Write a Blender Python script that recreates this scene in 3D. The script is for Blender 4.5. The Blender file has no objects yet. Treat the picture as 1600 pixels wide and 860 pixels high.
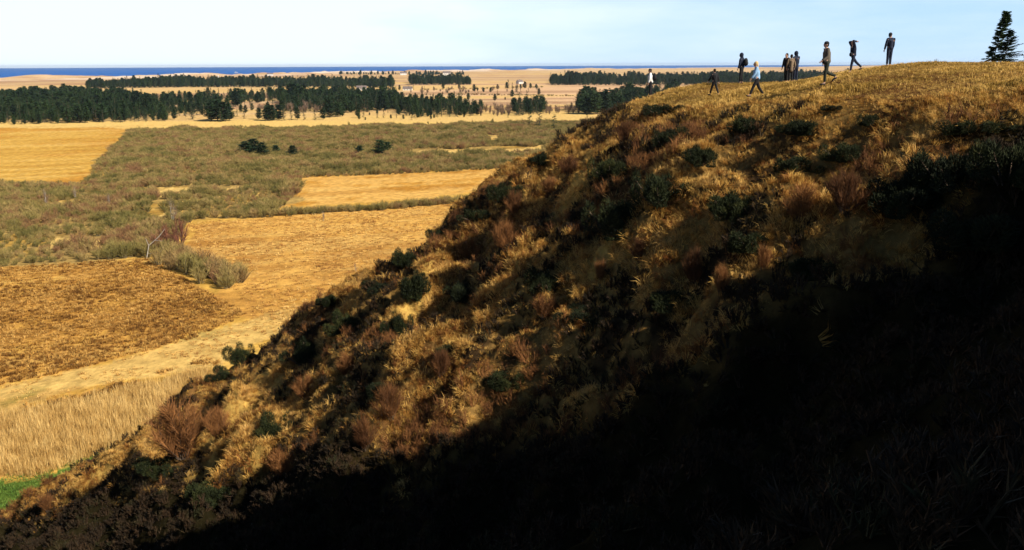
import bpy, bmesh, math, random
import numpy as np
from mathutils import Vector, Matrix, Euler

random.seed(7)
rng = np.random.default_rng(7)
R = math.radians
sc = bpy.context.scene
C = sc.collection

# ------------------------------------------------------------------ camera
EYE = 40.0                       # eye height above the plain (plain is z = 0)
FPX = 1280.0                     # focal length in photo pixels (photo 1600 wide)
PITCH, ROLL = R(14.4), R(-0.22)
cam_d = bpy.data.cameras.new('camera')
cam_d.sensor_width = 36.0
cam_d.lens = 36.0 * FPX / 1600.0
cam_d.clip_start = 0.1
cam_d.clip_end = 90000
cam = bpy.data.objects.new('camera', cam_d)
C.objects.link(cam)
CM = Matrix.Rotation(math.pi / 2 - PITCH, 4, 'X') @ Matrix.Rotation(ROLL, 4, 'Z')
cam.matrix_world = Matrix.Translation((0, 0, EYE)) @ CM
sc.camera = cam
CR = np.array(CM.to_3x3())       # camera axes as columns

# ------------------------------------------------------------------ light
SUN_EL, SUN_BACK = R(36), R(36)  # the sun stands to the right, a little behind the camera
SDIR = np.array([math.cos(SUN_EL) * math.cos(SUN_BACK), -math.cos(SUN_EL) * math.sin(SUN_BACK), math.sin(SUN_EL)])
w = bpy.data.worlds.new('World'); sc.world = w; w.use_nodes = True
nt = w.node_tree; nt.nodes.clear()
out = nt.nodes.new('ShaderNodeOutputWorld'); bg = nt.nodes.new('ShaderNodeBackground')
sky = nt.nodes.new('ShaderNodeTexSky'); sky.sky_type = 'NISHITA'; sky.sun_disc = False
sky.sun_elevation = SUN_EL
sky.sun_rotation = math.atan2(SDIR[0], SDIR[1])
sky.altitude = 40; sky.air_density = 1.0; sky.dust_density = 0.1; sky.ozone_density = 4.0
bg.inputs['Strength'].default_value = 0.05
# thin bright cloud drifting over the sea horizon
tc = nt.nodes.new('ShaderNodeTexCoord')
mp = nt.nodes.new('ShaderNodeMapping'); mp.inputs['Scale'].default_value = (1.3, 1.3, 7.0)
mp.inputs['Location'].default_value = (0.35, 0.1, 0.0)
nz = nt.nodes.new('ShaderNodeTexNoise'); nz.inputs['Scale'].default_value = 1.6
nz.inputs['Detail'].default_value = 8; nz.inputs['Roughness'].default_value = 0.55
cr = nt.nodes.new('ShaderNodeValToRGB')
cr.color_ramp.elements[0].position = 0.42; cr.color_ramp.elements[0].color = (0.0, 0.0, 0.0, 1)
cr.color_ramp.elements[1].position = 0.80; cr.color_ramp.elements[1].color = (0.85, 0.85, 0.85, 1)
mx = nt.nodes.new('ShaderNodeMixRGB'); mx.inputs['Color2'].default_value = (11.4, 12.5, 13.4, 1)
nt.links.new(tc.outputs['Generated'], mp.inputs['Vector'])
nt.links.new(mp.outputs['Vector'], nz.inputs['Vector'])
sx = nt.nodes.new('ShaderNodeSeparateXYZ'); nt.links.new(tc.outputs['Generated'], sx.inputs[0])
low = nt.nodes.new('ShaderNodeMapRange'); low.interpolation_type = 'SMOOTHSTEP'        # the bank thins out overhead
low.inputs['From Min'].default_value = 0.05; low.inputs['From Max'].default_value = 0.22; low.inputs['To Min'].default_value = 1.0; low.inputs['To Max'].default_value = 0.0
nt.links.new(sx.outputs['Z'], low.inputs['Value'])
ml = nt.nodes.new('ShaderNodeMath'); ml.operation = 'MULTIPLY'
bank = nt.nodes.new('ShaderNodeVectorMath'); bank.operation = 'DOT_PRODUCT'; bank.inputs[1].default_value = (-0.62, 0.78, 0.0)   # the white bank stands over the sea
nt.links.new(tc.outputs['Generated'], bank.inputs[0])
bm_ = nt.nodes.new('ShaderNodeMapRange'); bm_.interpolation_type = 'SMOOTHSTEP'
bm_.inputs['From Min'].default_value = 0.62; bm_.inputs['From Max'].default_value = 1.0; bm_.inputs['To Min'].default_value = 0.0; bm_.inputs['To Max'].default_value = 0.52
nt.links.new(bank.outputs['Value'], bm_.inputs['Value'])
sh = nt.nodes.new('ShaderNodeMath'); sh.operation = 'ADD'; nt.links.new(nz.outputs['Fac'], sh.inputs[0]); nt.links.new(bm_.outputs['Result'], sh.inputs[1])
nt.links.new(sh.outputs[0], cr.inputs['Fac']); nt.links.new(cr.outputs['Color'], ml.inputs[0]); nt.links.new(low.outputs['Result'], ml.inputs[1]); nt.links.new(ml.outputs[0], mx.inputs['Fac'])
hzn = nt.nodes.new('ShaderNodeMixRGB'); hzn.inputs['Color2'].default_value = (6.4, 9.5, 13.2, 1)   # pale blue air low over the horizon
hf = nt.nodes.new('ShaderNodeMath'); hf.operation = 'MULTIPLY'; hf.inputs[1].default_value = 0.85
nt.links.new(low.outputs['Result'], hf.inputs[0]); nt.links.new(hf.outputs[0], hzn.inputs['Fac'])
nt.links.new(sky.outputs['Color'], hzn.inputs['Color1']); nt.links.new(hzn.outputs['Color'], mx.inputs['Color1'])
nt.links.new(mx.outputs['Color'], bg.inputs['Color'])
nt.links.new(bg.outputs['Background'], out.inputs['Surface'])

sun_d = bpy.data.lights.new('sun', 'SUN'); sun_d.energy = 5.0; sun_d.angle = R(0.53); sun_d.color = (1.0, 0.90, 0.75)
sun = bpy.data.objects.new('sun', sun_d); C.objects.link(sun)
sun.rotation_euler = Vector(SDIR).to_track_quat('Z', 'Y').to_euler()
sun.location = (60, -30, 120)
sc.view_settings.view_transform = 'Standard'; sc.view_settings.look = 'None'
sc.view_settings.gamma = 1.0; sc.view_settings.exposure = 0.85
sc.view_settings.use_curve_mapping = False
sc.cycles.max_bounces = 4; sc.cycles.diffuse_bounces = 2; sc.cycles.glossy_bounces = 2
sc.cycles.transparent_max_bounces = 4

# ------------------------------------------------------------------ helpers
def _hash(ix, iy, seed):
    n = (ix.astype(np.int64) * 374761393 + iy.astype(np.int64) * 668265263 + seed * 974634777) & 0xffffffff
    n = ((n ^ (n >> 13)) * 1274126177) & 0xffffffff
    n = n ^ (n >> 16)
    return (n & 0xffffff) / float(0xffffff)

def vnoise(x, y, seed=0):
    x = np.asarray(x, float); y = np.asarray(y, float)
    ix = np.floor(x); iy = np.floor(y); fx = x - ix; fy = y - iy
    fx = fx * fx * fx * (fx * (fx * 6 - 15) + 10); fy = fy * fy * fy * (fy * (fy * 6 - 15) + 10)
    a = _hash(ix, iy, seed); b = _hash(ix + 1, iy, seed); c = _hash(ix, iy + 1, seed); d = _hash(ix + 1, iy + 1, seed)
    return (a * (1 - fx) + b * fx) * (1 - fy) + (c * (1 - fx) + d * fx) * fy

def fbm(x, y, seed=0, octv=4, gain=0.5):      # about -1 .. 1
    s = 0; a = 1; t = 0
    for k in range(octv):
        s = s + a * (vnoise(x * 2 ** k + 17.3 * k, y * 2 ** k - 9.1 * k, seed + k) * 2 - 1); t += a; a *= gain
    return s / t * 1.6

def sstep(a, b, x):
    t = np.clip((x - a) / (b - a), 0, 1); return t * t * (3 - 2 * t)

def pix_ray(px, py):
    v = CR @ np.array([(px - 800) / FPX, (430 - py) / FPX, -1.0]); return v

def to_pix(x, y, z):
    P = np.stack([np.asarray(x, float), np.asarray(y, float), np.asarray(z, float) - EYE], -1) @ CR
    dep = -P[..., 2]
    dep = np.where(np.abs(dep) < 1e-6, 1e-6, dep)
    return 800 + P[..., 0] / dep * FPX, 430 - P[..., 1] / dep * FPX, dep

def plain_pt(px, py, z=0.0):
    v = pix_ray(px, py); t = (z - EYE) / v[2]; return v[0] * t, v[1] * t

def inpoly(px, py, poly):
    r = np.zeros(np.shape(px), bool); n = len(poly); j = n - 1
    for i in range(n):
        xi, yi = poly[i]; xj, yj = poly[j]
        if yi != yj:
            c = ((yi > py) != (yj > py)) & (px < (xj - xi) * (py - yi) / (yj - yi) + xi)
            r ^= c
        j = i
    return r

def mesh_np(name, V, F, smooth=False):
    """mesh from arrays; F is an (n,3) or (n,4) int array"""
    V = np.asarray(V, np.float32); F = np.asarray(F, np.int32)
    me = bpy.data.meshes.new(name)
    me.vertices.add(len(V)); me.vertices.foreach_set('co', V.ravel())
    k = F.shape[1]
    me.loops.add(F.size); me.loops.foreach_set('vertex_index', F.ravel())
    me.polygons.add(len(F)); me.polygons.foreach_set('loop_start', np.arange(0, F.size, k, dtype=np.int32))
    me.update(calc_edges=True)
    if smooth: me.polygons.foreach_set('use_smooth', np.ones(len(F), bool))
    return me

def ob(name, me, mats, parent=None):
    o = bpy.data.objects.new(name, me); C.objects.link(o)
    for m in (mats if isinstance(mats, (list, tuple)) else [mats]):
        if m and m.name not in [x.name for x in me.materials if x]: me.materials.append(m)
    if parent: o.parent = parent
    return o

def tag(o, label=None, cat=None, group=None, kind=None):
    if label: o['label'] = label
    if cat: o['category'] = cat
    if group: o['group'] = group
    if kind: o['kind'] = kind
    return o

def empty(name, loc, rz=0.0):
    o = bpy.data.objects.new(name, None); o.empty_display_size = 0.2; C.objects.link(o)
    o.location = loc; o.rotation_euler = (0, 0, rz); return o

def mat(name, stops, scale=1.0, rough=0.85, detail=4, bump=0.0, bscale=None, rand=0.0, spec=0.2, trans=0.0):
    """procedural material: colour stops over object-space noise, per-object random value, fine bump"""
    m = bpy.data.materials.new(name); m.use_nodes = True
    t = m.node_tree; b = t.nodes['Principled BSDF']
    b.inputs['Roughness'].default_value = rough; b.inputs['Specular IOR Level'].default_value = spec
    g = t.nodes.new('ShaderNodeNewGeometry')
    n = t.nodes.new('ShaderNodeTexNoise'); n.inputs['Scale'].default_value = scale; n.inputs['Detail'].default_value = detail
    t.links.new(g.outputs['Position'], n.inputs['Vector'])
    r = t.nodes.new('ShaderNodeValToRGB'); r.color_ramp.interpolation = 'LINEAR'
    el = r.color_ramp.elements
    while len(el) < len(stops): el.new(0.5)
    for e, (p, c) in zip(el, stops): e.position = p; e.color = (*c, 1)
    f = n.outputs['Fac']
    if rand:
        oi = t.nodes.new('ShaderNodeObjectInfo')
        ma = t.nodes.new('ShaderNodeMath'); ma.operation = 'MULTIPLY_ADD'
        ma.inputs[1].default_value = rand; ma.inputs[2].default_value = -rand / 2
        t.links.new(oi.outputs['Random'], ma.inputs[0])
        ad = t.nodes.new('ShaderNodeMath'); ad.operation = 'ADD'; ad.use_clamp = True
        t.links.new(f, ad.inputs[0]); t.links.new(ma.outputs[0], ad.inputs[1]); f = ad.outputs[0]
    t.links.new(f, r.inputs['Fac']); t.links.new(r.outputs['Color'], b.inputs['Base Color'])
    if bump:
        n2 = t.nodes.new('ShaderNodeTexNoise'); n2.inputs['Scale'].default_value = bscale or scale * 6; n2.inputs['Detail'].default_value = 5
        t.links.new(g.outputs['Position'], n2.inputs['Vector'])
        bp = t.nodes.new('ShaderNodeBump'); bp.inputs['Strength'].default_value = 1.0; bp.inputs['Distance'].default_value = bump
        t.links.new(n2.outputs['Fac'], bp.inputs['Height']); t.links.new(bp.outputs['Normal'], b.inputs['Normal'])
    return m

def vcol_mat(name, attr='tint', scale=0.5, amt=0.35, bump=0.0, bscale=3.0, rough=0.9):
    """ground material: the soil's own colour from a colour attribute, broken up by procedural noise"""
    m = bpy.data.materials.new(name); m.use_nodes = True
    t = m.node_tree; b = t.nodes['Principled BSDF']; b.inputs['Roughness'].default_value = rough
    b.inputs['Specular IOR Level'].default_value = 0.0
    a = t.nodes.new('ShaderNodeAttribute'); a.attribute_name = attr
    g = t.nodes.new('ShaderNodeNewGeometry')
    n = t.nodes.new('ShaderNodeTexNoise'); n.inputs['Scale'].default_value = scale; n.inputs['Detail'].default_value = 8
    n.inputs['Roughness'].default_value = 0.65
    t.links.new(g.outputs['Position'], n.inputs['Vector'])
    mr = t.nodes.new('ShaderNodeMapRange'); mr.inputs['From Min'].default_value = 0.3; mr.inputs['From Max'].default_value = 0.7
    mr.inputs['To Min'].default_value = 1 - amt; mr.inputs['To Max'].default_value = 1 + amt
    t.links.new(n.outputs['Fac'], mr.inputs['Value'])
    mu = t.nodes.new('ShaderNodeVectorMath'); mu.operation = 'SCALE'
    t.links.new(a.outputs['Color'], mu.inputs[0]); t.links.new(mr.outputs['Result'], mu.inputs['Scale'])
    t.links.new(mu.outputs['Vector'], b.inputs['Base Color'])
    if bump:
        n2 = t.nodes.new('ShaderNodeTexNoise'); n2.inputs['Scale'].default_value = bscale; n2.inputs['Detail'].default_value = 6
        t.links.new(g.outputs['Position'], n2.inputs['Vector'])
        bp = t.nodes.new('ShaderNodeBump'); bp.inputs['Distance'].default_value = bump
        t.links.new(n2.outputs['Fac'], bp.inputs['Height']); t.links.new(bp.outputs['Normal'], b.inputs['Normal'])
    return m

def set_tint(me, col):
    at = me.color_attributes.new('tint', 'FLOAT_COLOR', 'POINT')
    c = np.ones((len(col), 4), np.float32); c[:, :3] = col
    at.data.foreach_set('color', c.ravel())

# ------------------------------------------------------------------ hill shape
EDGE = [(-60, -14), (-22, -5), (-4, 0.7), (1.0, 1.2), (4.2, 4.2), (8, 7.5), (13.5, 11.5), (18, 16), (19, 20), (16.5, 24),
        (13, 27), (11, 31), (9.2, 38), (7.2, 46), (6.3, 53), (9.0, 57.8), (18, 60.5), (30, 69), (48, 80), (80, 95), (150, 122)]
EPOLY = EDGE + [(300, 200), (300, -200), (-120, -200), (-120, -40)]

def edge_sdf(x, y):
    d2 = np.full(np.shape(x), 1e12)
    for (ax, ay), (bx, by) in zip(EDGE[:-1], EDGE[1:]):
        ex, ey = bx - ax, by - ay
        t = np.clip(((x - ax) * ex + (y - ay) * ey) / (ex * ex + ey * ey), 0, 1)
        d2 = np.minimum(d2, (x - ax - t * ex) ** 2 + (y - ay - t * ey) ** 2)
    d = np.sqrt(d2)
    return np.where(inpoly(x, y, EPOLY), -d, d)

def hill_h(x, y):
    """ground height of the hill in world z"""
    x = np.asarray(x, float); y = np.asarray(y, float)
    px = x + 1.6 * fbm(x / 9, y / 9, 3, 3) + 0.4 * fbm(x / 2.2, y / 2.2, 5, 2)
    py = y + 1.6 * fbm(x / 9, y / 9, 11, 3) + 0.4 * fbm(x / 2.2, y / 2.2, 13, 2)
    near_people = sstep(30, 36, y) * sstep(7, 12, x)
    px = px * (1 - near_people) + x * near_people; py = py * (1 - near_people) + y * near_people
    d = edge_sdf(px, py)
    wd = 2.6
    drop = (0.79 - 0.065 * sstep(8, 45, d)) * 0.5 * (d + np.sqrt(d * d + wd * wd))
    xe = x + 0.25 * (45 - y)
    top = -1.45 + 2.0 * sstep(4, 27, xe) - 0.2 * sstep(25, 40, x)
    for bx_, by_, bz_, br_ in ((13.4, 35.5, 0.48, 4.0), (10.5, 52.0, 0.50, 4.5), (17.4, 51.0, -0.1, 3.0), (20.2, 47.0, 0.30, 4.0)):   # small swells of the hilltop
        top = top + bz_ * np.exp(-((x - bx_) ** 2 + (y - by_) ** 2) / (br_ * br_))
    nearcam = np.exp(-((x) ** 2 + (y + 3) ** 2) / 160.0)
    top = top * (1 - nearcam) + (-1.2) * nearcam
    # unseen rise added to the hill right of the bowl, shaped to shade it
    x0 = np.maximum(0.66 * y + 1.2, 5.0)
    shade_crest = np.interp(y, [-60, -30, 4, 8, 10.5, 14, 17, 19.5, 25], [0, 8.0, 8.5, 7.0, 6.2, 5.8, 4.4, 3.0, 0])
    top = top + shade_crest * sstep(0, 10, x - x0) * (1 + 0.34 * fbm(x / 3.0, y / 3.0, 19, 4, .65))
    z = top - drop
    on = sstep(-2.0, 4.0, d)
    z = z + on * (0.7 * fbm(x / 6.5, y / 6.5, 21, 4) + 0.66 * fbm(x / 2.3, y / 2.3, 31, 4, .6))
    ca, cb = 0.5 * x - 0.866 * y, 0.866 * x + 0.5 * y            # along and down the slope
    wa = ca + 1.2 * fbm(x / 5, y / 5, 23, 3)
    spur = 1 - np.abs(fbm(wa / 4.2, cb / 13.0, 25, 3)) * 1.9    # worn spurs and gullies running down the slope
    ledge = 1 - np.abs(fbm(wa / 7.0, cb / 2.6, 27, 3)) * 1.9    # small slipped ledges across it
    z = z + sstep(0.5, 6.0, d) * (0.85 * (spur - 0.35) + 0.55 * (ledge - 0.35))
    z = z + (1 - on) * (0.10 * fbm(x / 3.0, y / 3.0, 41, 3))
    z = z + EYE
    k = 2.2                                     # soft toe where the slope meets the plain
    return 0.5 * (z - 0.6 + np.sqrt((z + 0.6) ** 2 + k * k)) - 0.3 * 0 - 0.55 - 0.0

def hit(px, py, t0=3.0, t1=130.0):
    """first point of the hill seen along the photo ray"""
    v = pix_ray(px, py); t = np.arange(t0, t1, 0.08)
    x, y, z = v[0] * t, v[1] * t, EYE + v[2] * t
    b = np.nonzero(hill_h(x, y) >= z)[0]
    if len(b) == 0: return None
    i = b[0]; return float(x[i]), float(y[i]), float(hill_h(x[i:i + 1], y[i:i + 1])[0])

def spaced(parts):
    a = [np.arange(p, q, s) for p, q, s in parts]; return np.concatenate(a + [np.array([parts[-1][1]])])

gx = spaced([(-110, -64, 2.0), (-64, 30, 0.3), (30, 60, 1.0), (60, 160, 4.0)])
gy = spaced([(-120, -12, 4.0), (-12, 3, 0.6), (3, 76, 0.3), (76, 170, 3.0)])
X, Y = np.meshgrid(gx, gy); Z = hill_h(X, Y)
nx, ny = len(gx), len(gy)
idx = np.arange(nx * ny).reshape(ny, nx)
F = np.stack([idx[:-1, :-1], idx[:-1, 1:], idx[1:, 1:], idx[1:, :-1]], -1).reshape(-1, 4)
zf = Z.ravel()[F].max(1); F = F[zf > -0.5]
V = np.stack([X.ravel(), Y.ravel(), Z.ravel()], 1)
hill_me = mesh_np('hill', V, F, smooth=True)
def shade_moor(x, y):
    """how far the shade on gully floor and near slope is painted as dark heather, 0 .. 1"""
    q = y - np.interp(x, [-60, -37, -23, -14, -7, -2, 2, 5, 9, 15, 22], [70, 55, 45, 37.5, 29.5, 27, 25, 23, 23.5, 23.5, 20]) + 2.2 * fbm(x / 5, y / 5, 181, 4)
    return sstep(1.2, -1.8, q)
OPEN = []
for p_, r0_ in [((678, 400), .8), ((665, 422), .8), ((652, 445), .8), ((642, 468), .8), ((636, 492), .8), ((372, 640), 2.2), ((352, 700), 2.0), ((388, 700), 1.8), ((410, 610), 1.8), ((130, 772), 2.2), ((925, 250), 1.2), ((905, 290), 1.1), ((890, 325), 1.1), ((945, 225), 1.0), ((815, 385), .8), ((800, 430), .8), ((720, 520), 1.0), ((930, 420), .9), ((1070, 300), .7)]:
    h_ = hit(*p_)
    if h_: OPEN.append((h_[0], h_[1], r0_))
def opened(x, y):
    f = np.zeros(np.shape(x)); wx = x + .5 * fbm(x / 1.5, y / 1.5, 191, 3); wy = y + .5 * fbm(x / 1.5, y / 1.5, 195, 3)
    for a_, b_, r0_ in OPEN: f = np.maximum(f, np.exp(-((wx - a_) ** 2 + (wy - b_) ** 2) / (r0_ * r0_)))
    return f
HD = edge_sdf(X, Y).ravel(); HM = shade_moor(X, Y).ravel()[:, None]
n1 = fbm(X.ravel() / 5, Y.ravel() / 5, 51, 4)[:, None]; n2 = fbm(X.ravel() / 1.3, Y.ravel() / 1.3, 61, 3)[:, None]
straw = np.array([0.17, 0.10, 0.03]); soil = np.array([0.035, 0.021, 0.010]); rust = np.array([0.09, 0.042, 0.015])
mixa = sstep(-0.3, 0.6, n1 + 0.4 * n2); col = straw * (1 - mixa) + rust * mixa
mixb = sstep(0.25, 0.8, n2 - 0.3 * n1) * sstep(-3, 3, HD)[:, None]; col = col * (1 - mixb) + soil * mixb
col = col * (1 - HM) + np.array([0.011, 0.009, 0.004]) * HM  # near-black tint puts the bowl's shade into the ground colour
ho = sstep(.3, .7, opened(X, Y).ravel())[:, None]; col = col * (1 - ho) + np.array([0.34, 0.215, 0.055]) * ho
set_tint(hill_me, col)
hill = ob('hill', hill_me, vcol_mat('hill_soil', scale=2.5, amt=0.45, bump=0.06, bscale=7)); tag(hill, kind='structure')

# ------------------------------------------------------------------ plain
COAST_PIX = [(-500, 129), (-250, 126.5), (0, 123.5), (150, 121), (300, 119), (520, 114.5), (700, 111.5), (850, 109.5), (1000, 107.5), (1150, 105.8), (1250, 104.6)]
caz, crr = [], []
for p in COAST_PIX:
    x_, y_ = plain_pt(*p); caz.append(math.atan2(x_, y_)); crr.append(math.hypot(x_, y_))
caz = np.array([-math.pi, -1.2] + caz + [0.45, math.pi]); crr = np.array([2600, 2600] + crr + [24000, 24000])
def coast_r(az):
    r = np.exp(np.interp(az, caz, np.log(crr)))
    return r * (1 + 0.02 * fbm(az * 60, az * 0 + 3, 77, 4))
az = np.concatenate([np.arange(-180, -46, 6.0), np.arange(-46, 20, 0.11), np.arange(20, 180.1, 4.0)]) * math.pi / 180
fr = np.linspace(0, 1, 420)
rc = coast_r(az)
RR = 40.0 * (rc[None, :] / 40.0) ** fr[:, None]
PX = RR * np.sin(az)[None, :]; PY = RR * np.cos(az)[None, :]
x = PX.ravel(); y = PY.ravel(); rr = RR.ravel(); rcf = np.broadcast_to(rc, RR.shape).ravel()
near = np.clip(rcf - rr, 0, None)
z = 0.10 * fbm(x / 12, y / 12, 71, 3) * sstep(4000, 300, rr)
dune = sstep(520, 120, near) * sstep(5, 60, near) * sstep(12000, 6000, rcf)
z = z + dune * np.clip(6 + 7 * fbm(x / 160, y / 160, 81, 3), 0, None) - 0.6 * sstep(40, 0, near)

# field colours, laid out on the ground (corner points read off the photograph and projected on to the plain)
wob = 0.035 * rr
qx, qy, _ = to_pix(x + np.minimum(wob, 8) * fbm(x / 25, y / 25, 91, 3), y + np.minimum(wob, 8) * fbm(x / 25, y / 25, 95, 3), 0 * x)
GOLD = np.array([0.48, 0.285, 0.06]); PALE = np.array([0.58, 0.39, 0.125]); ORANGE = np.array([0.43, 0.215, 0.038])
BROWN = np.array([0.25, 0.125, 0.032]); PINK = np.array([0.50, 0.34, 0.185]); SAND = np.array([0.62, 0.50, 0.38])
OLIVE = np.array([0.27, 0.18, 0.058]); GREEN = np.array([0.075, 0.13, 0.022]); HEATH = np.array([0.24, 0.115, 0.055])
tint = np.broadcast_to(GOLD, (len(x), 3)).copy()
def paint(poly, colr, soft=None):
    mk = inpoly(qx, qy, poly); tint[mk] = colr
def blend(poly, colr, f):
    mk = inpoly(qx, qy, poly)[:, None] * f[:, None]; tint[:] = tint * (1 - mk) + colr * mk
nA = fbm(x / 30, y / 30, 101, 4); nB = fbm(x / 7, y / 7, 105, 4); nC = fbm(x / 120, y / 120, 109, 4)
paint([(-900, 100), (2200, 100), (2200, 186), (-900, 196)], PINK)
blend([(-900, 100), (2200, 100), (2200, 186), (-900, 196)], np.array([0.40, 0.24, 0.13]), sstep(-0.1, 0.6, nC))
blend([(-900, 150), (2200, 150), (2200, 190), (-900, 196)], HEATH * 1.3, 0.6 * sstep(0.0, 0.5, nA))
paint([(850, 100), (880, 150), (960, 168), (740, 148), (700, 140), (850, 133), (1200, 133), (1200, 100)], PINK)
paint([(640, 128), (1000, 132), (1000, 165), (760, 152), (640, 145)], np.array([0.53, 0.34, 0.19]))
paint([(-900, 196), (250, 190), (560, 182), (930, 174), (930, 188), (700, 198), (300, 203), (-900, 204)], PALE)
paint([(-900, 203), (215, 200), (130, 288), (-900, 292)], GOLD)                                     # back left field
blend([(-900, 203), (215, 200), (130, 288), (-900, 292)], ORANGE, sstep(-0.2, 0.6, nA))
SCRUB = [(205, 203), (500, 200), (850, 193), (930, 190), (900, 232), (838, 262), (640, 272), (470, 278), (470, 296), (425, 340), (300, 344), (262, 385), (230, 402), (0, 418), (-400, 432), (-400, 296), (0, 287), (130, 287)]
paint(SCRUB, OLIVE)
blend(SCRUB, GOLD * 0.75, 0.75 * sstep(0.2, 0.7, nA + .5 * nB))
CLEAR = [[(85, 368), (190, 370), (150, 386), (80, 388)], [(240, 292), (310, 290), (300, 304), (250, 310)], [(335, 290), (400, 288), (380, 300), (345, 300)],
         [(620, 236), (850, 228), (850, 238), (640, 243)], [(760, 210), (785, 212), (780, 222), (765, 222)], [(235, 318), (262, 300), (255, 340), (225, 345)],
         [(90, 315), (135, 314), (130, 320), (95, 321)], [(265, 232), (330, 230), (325, 235), (270, 237)]]
for c_ in CLEAR: paint(c_, PALE)
paint([(430, 296), (475, 280), (640, 273), (800, 264), (790, 300), (740, 306), (430, 330)], np.array([0.53, 0.305, 0.08]))
blend([(430, 296), (475, 280), (640, 273), (800, 264), (790, 300), (740, 306), (430, 330)], ORANGE, sstep(0, 0.7, nB))
CENT = [(300, 348), (430, 340), (760, 312), (700, 420), (500, 520), (395, 495), (370, 455), (300, 400)]
paint(CENT, np.array([0.51, 0.285, 0.068])); blend(CENT, BROWN * 1.3, 0.7 * sstep(0.1, 0.7, nA + 0.4 * nB)); blend(CENT, PALE, 0.5 * sstep(0.1, 0.7, -nA))
LEFTF = [(-500, 435), (0, 419), (235, 404), (385, 492), (300, 530), (150, 570), (0, 603), (-500, 700)]
paint(LEFTF, np.array([0.42, 0.225, 0.05])); blend(LEFTF, BROWN, 0.7 * sstep(-0.1, 0.5, 0.7 * nB + 0.5 * nA)); blend(LEFTF, GOLD, 0.7 * sstep(0.2, 0.8, -nB - 0.3 * nA))
PATH = [(-500, 690), (0, 606), (150, 572), (300, 532), (395, 497), (470, 480), (450, 520), (330, 565), (0, 640), (-500, 760)]
paint(PATH, np.array([0.48, 0.31, 0.095])); blend(PATH, np.array([0.30, 0.22, 0.06]), 0.7 * sstep(0.2, 0.7, nA))
blend([(-60, 600), (0, 596), (110, 583), (60, 612), (0, 628), (-60, 640)], np.array([0.20, 0.17, 0.04]), 0.8 * sstep(-.1, .5, nB))
paint([(-300, 722), (0, 738), (60, 742), (160, 706), (225, 650), (265, 690), (100, 800), (-300, 900)], GREEN)
blend([(-300, 722), (0, 738), (60, 742), (160, 706), (225, 650), (265, 690), (100, 800), (-300, 900)], GOLD * 0.6, sstep(0.2, 0.6, nB))
streak = fbm((0.94 * x + 0.34 * y) / 70, (0.94 * y - 0.34 * x) / 5, 131, 4)          # drill lines, damp streaks and mown swathes
fm = ((qy > 196) & (rr < 1500)).astype(float)
fx_ = (fm * 0.45 * sstep(0.05, 0.6, streak))[:, None]; tint = tint * (1 - fx_) + tint * np.array([0.62, 0.52, 0.42]) * fx_
fx_ = (fm * 0.35 * sstep(0.15, 0.7, -streak))[:, None]; tint = tint * (1 - fx_) + PALE * fx_
farb = fbm((x + 0.25 * y) / 900, (y - 0.25 * x) / 90, 135, 3); fq = ((qy <= 190) & (near > 500)).astype(float)
fx_ = (fq * 0.75 * sstep(0.1, 0.35, farb))[:, None]; tint = tint * (1 - fx_) + np.array([0.54, 0.36, 0.13]) * fx_
fx_ = (fq * 0.6 * sstep(0.15, 0.4, -farb))[:, None]; tint = tint * (1 - fx_) + np.array([0.27, 0.155, 0.085]) * fx_
sandm = (sstep(900, 150, near) * sstep(12000, 7000, rcf) * sstep(-0.2, 0.3, fbm(x / 220, y / 220, 121, 4)))[:, None]
sandm = np.maximum(sandm, (sstep(70, 20, near))[:, None])
tint = tint * (1 - sandm) + SAND * sandm
pi_ = np.arange(RR.size).reshape(RR.shape)
PF = np.stack([pi_[:-1, :-1], pi_[1:, :-1], pi_[1:, 1:], pi_[:-1, 1:]], -1).reshape(-1, 4)
plain_me = mesh_np('plain', np.stack([x, y, z], 1), PF, smooth=True); set_tint(plain_me, tint)
plain = ob('plain', plain_me, vcol_mat('plain_grass', scale=0.45, amt=0.38, bump=0.2, bscale=1.2)); tag(plain, kind='structure')

# sea
sa = np.radians(np.arange(-180, 180.1, 3.0)); sr = np.array([500, 1500, 3000, 6000, 12000, 26000.0])
SX = sr[:, None] * np.sin(sa); SY = sr[:, None] * np.cos(sa)
si = np.arange(SX.size).reshape(SX.shape)
SF = np.stack([si[:-1, :-1], si[1:, :-1], si[1:, 1:], si[:-1, 1:]], -1).reshape(-1, 4)
m_sea = mat('sea_water', [(0.35, (0.010, 0.085, 0.30)), (0.65, (0.015, 0.11, 0.38))], scale=0.002, rough=0.7, spec=0.08, bump=0.3, bscale=0.05)
sea = ob('sea', mesh_np('sea', np.stack([SX.ravel(), SY.ravel(), 0 * SX.ravel() - 0.9], 1), SF, True), m_sea); tag(sea, kind='structure')

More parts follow.
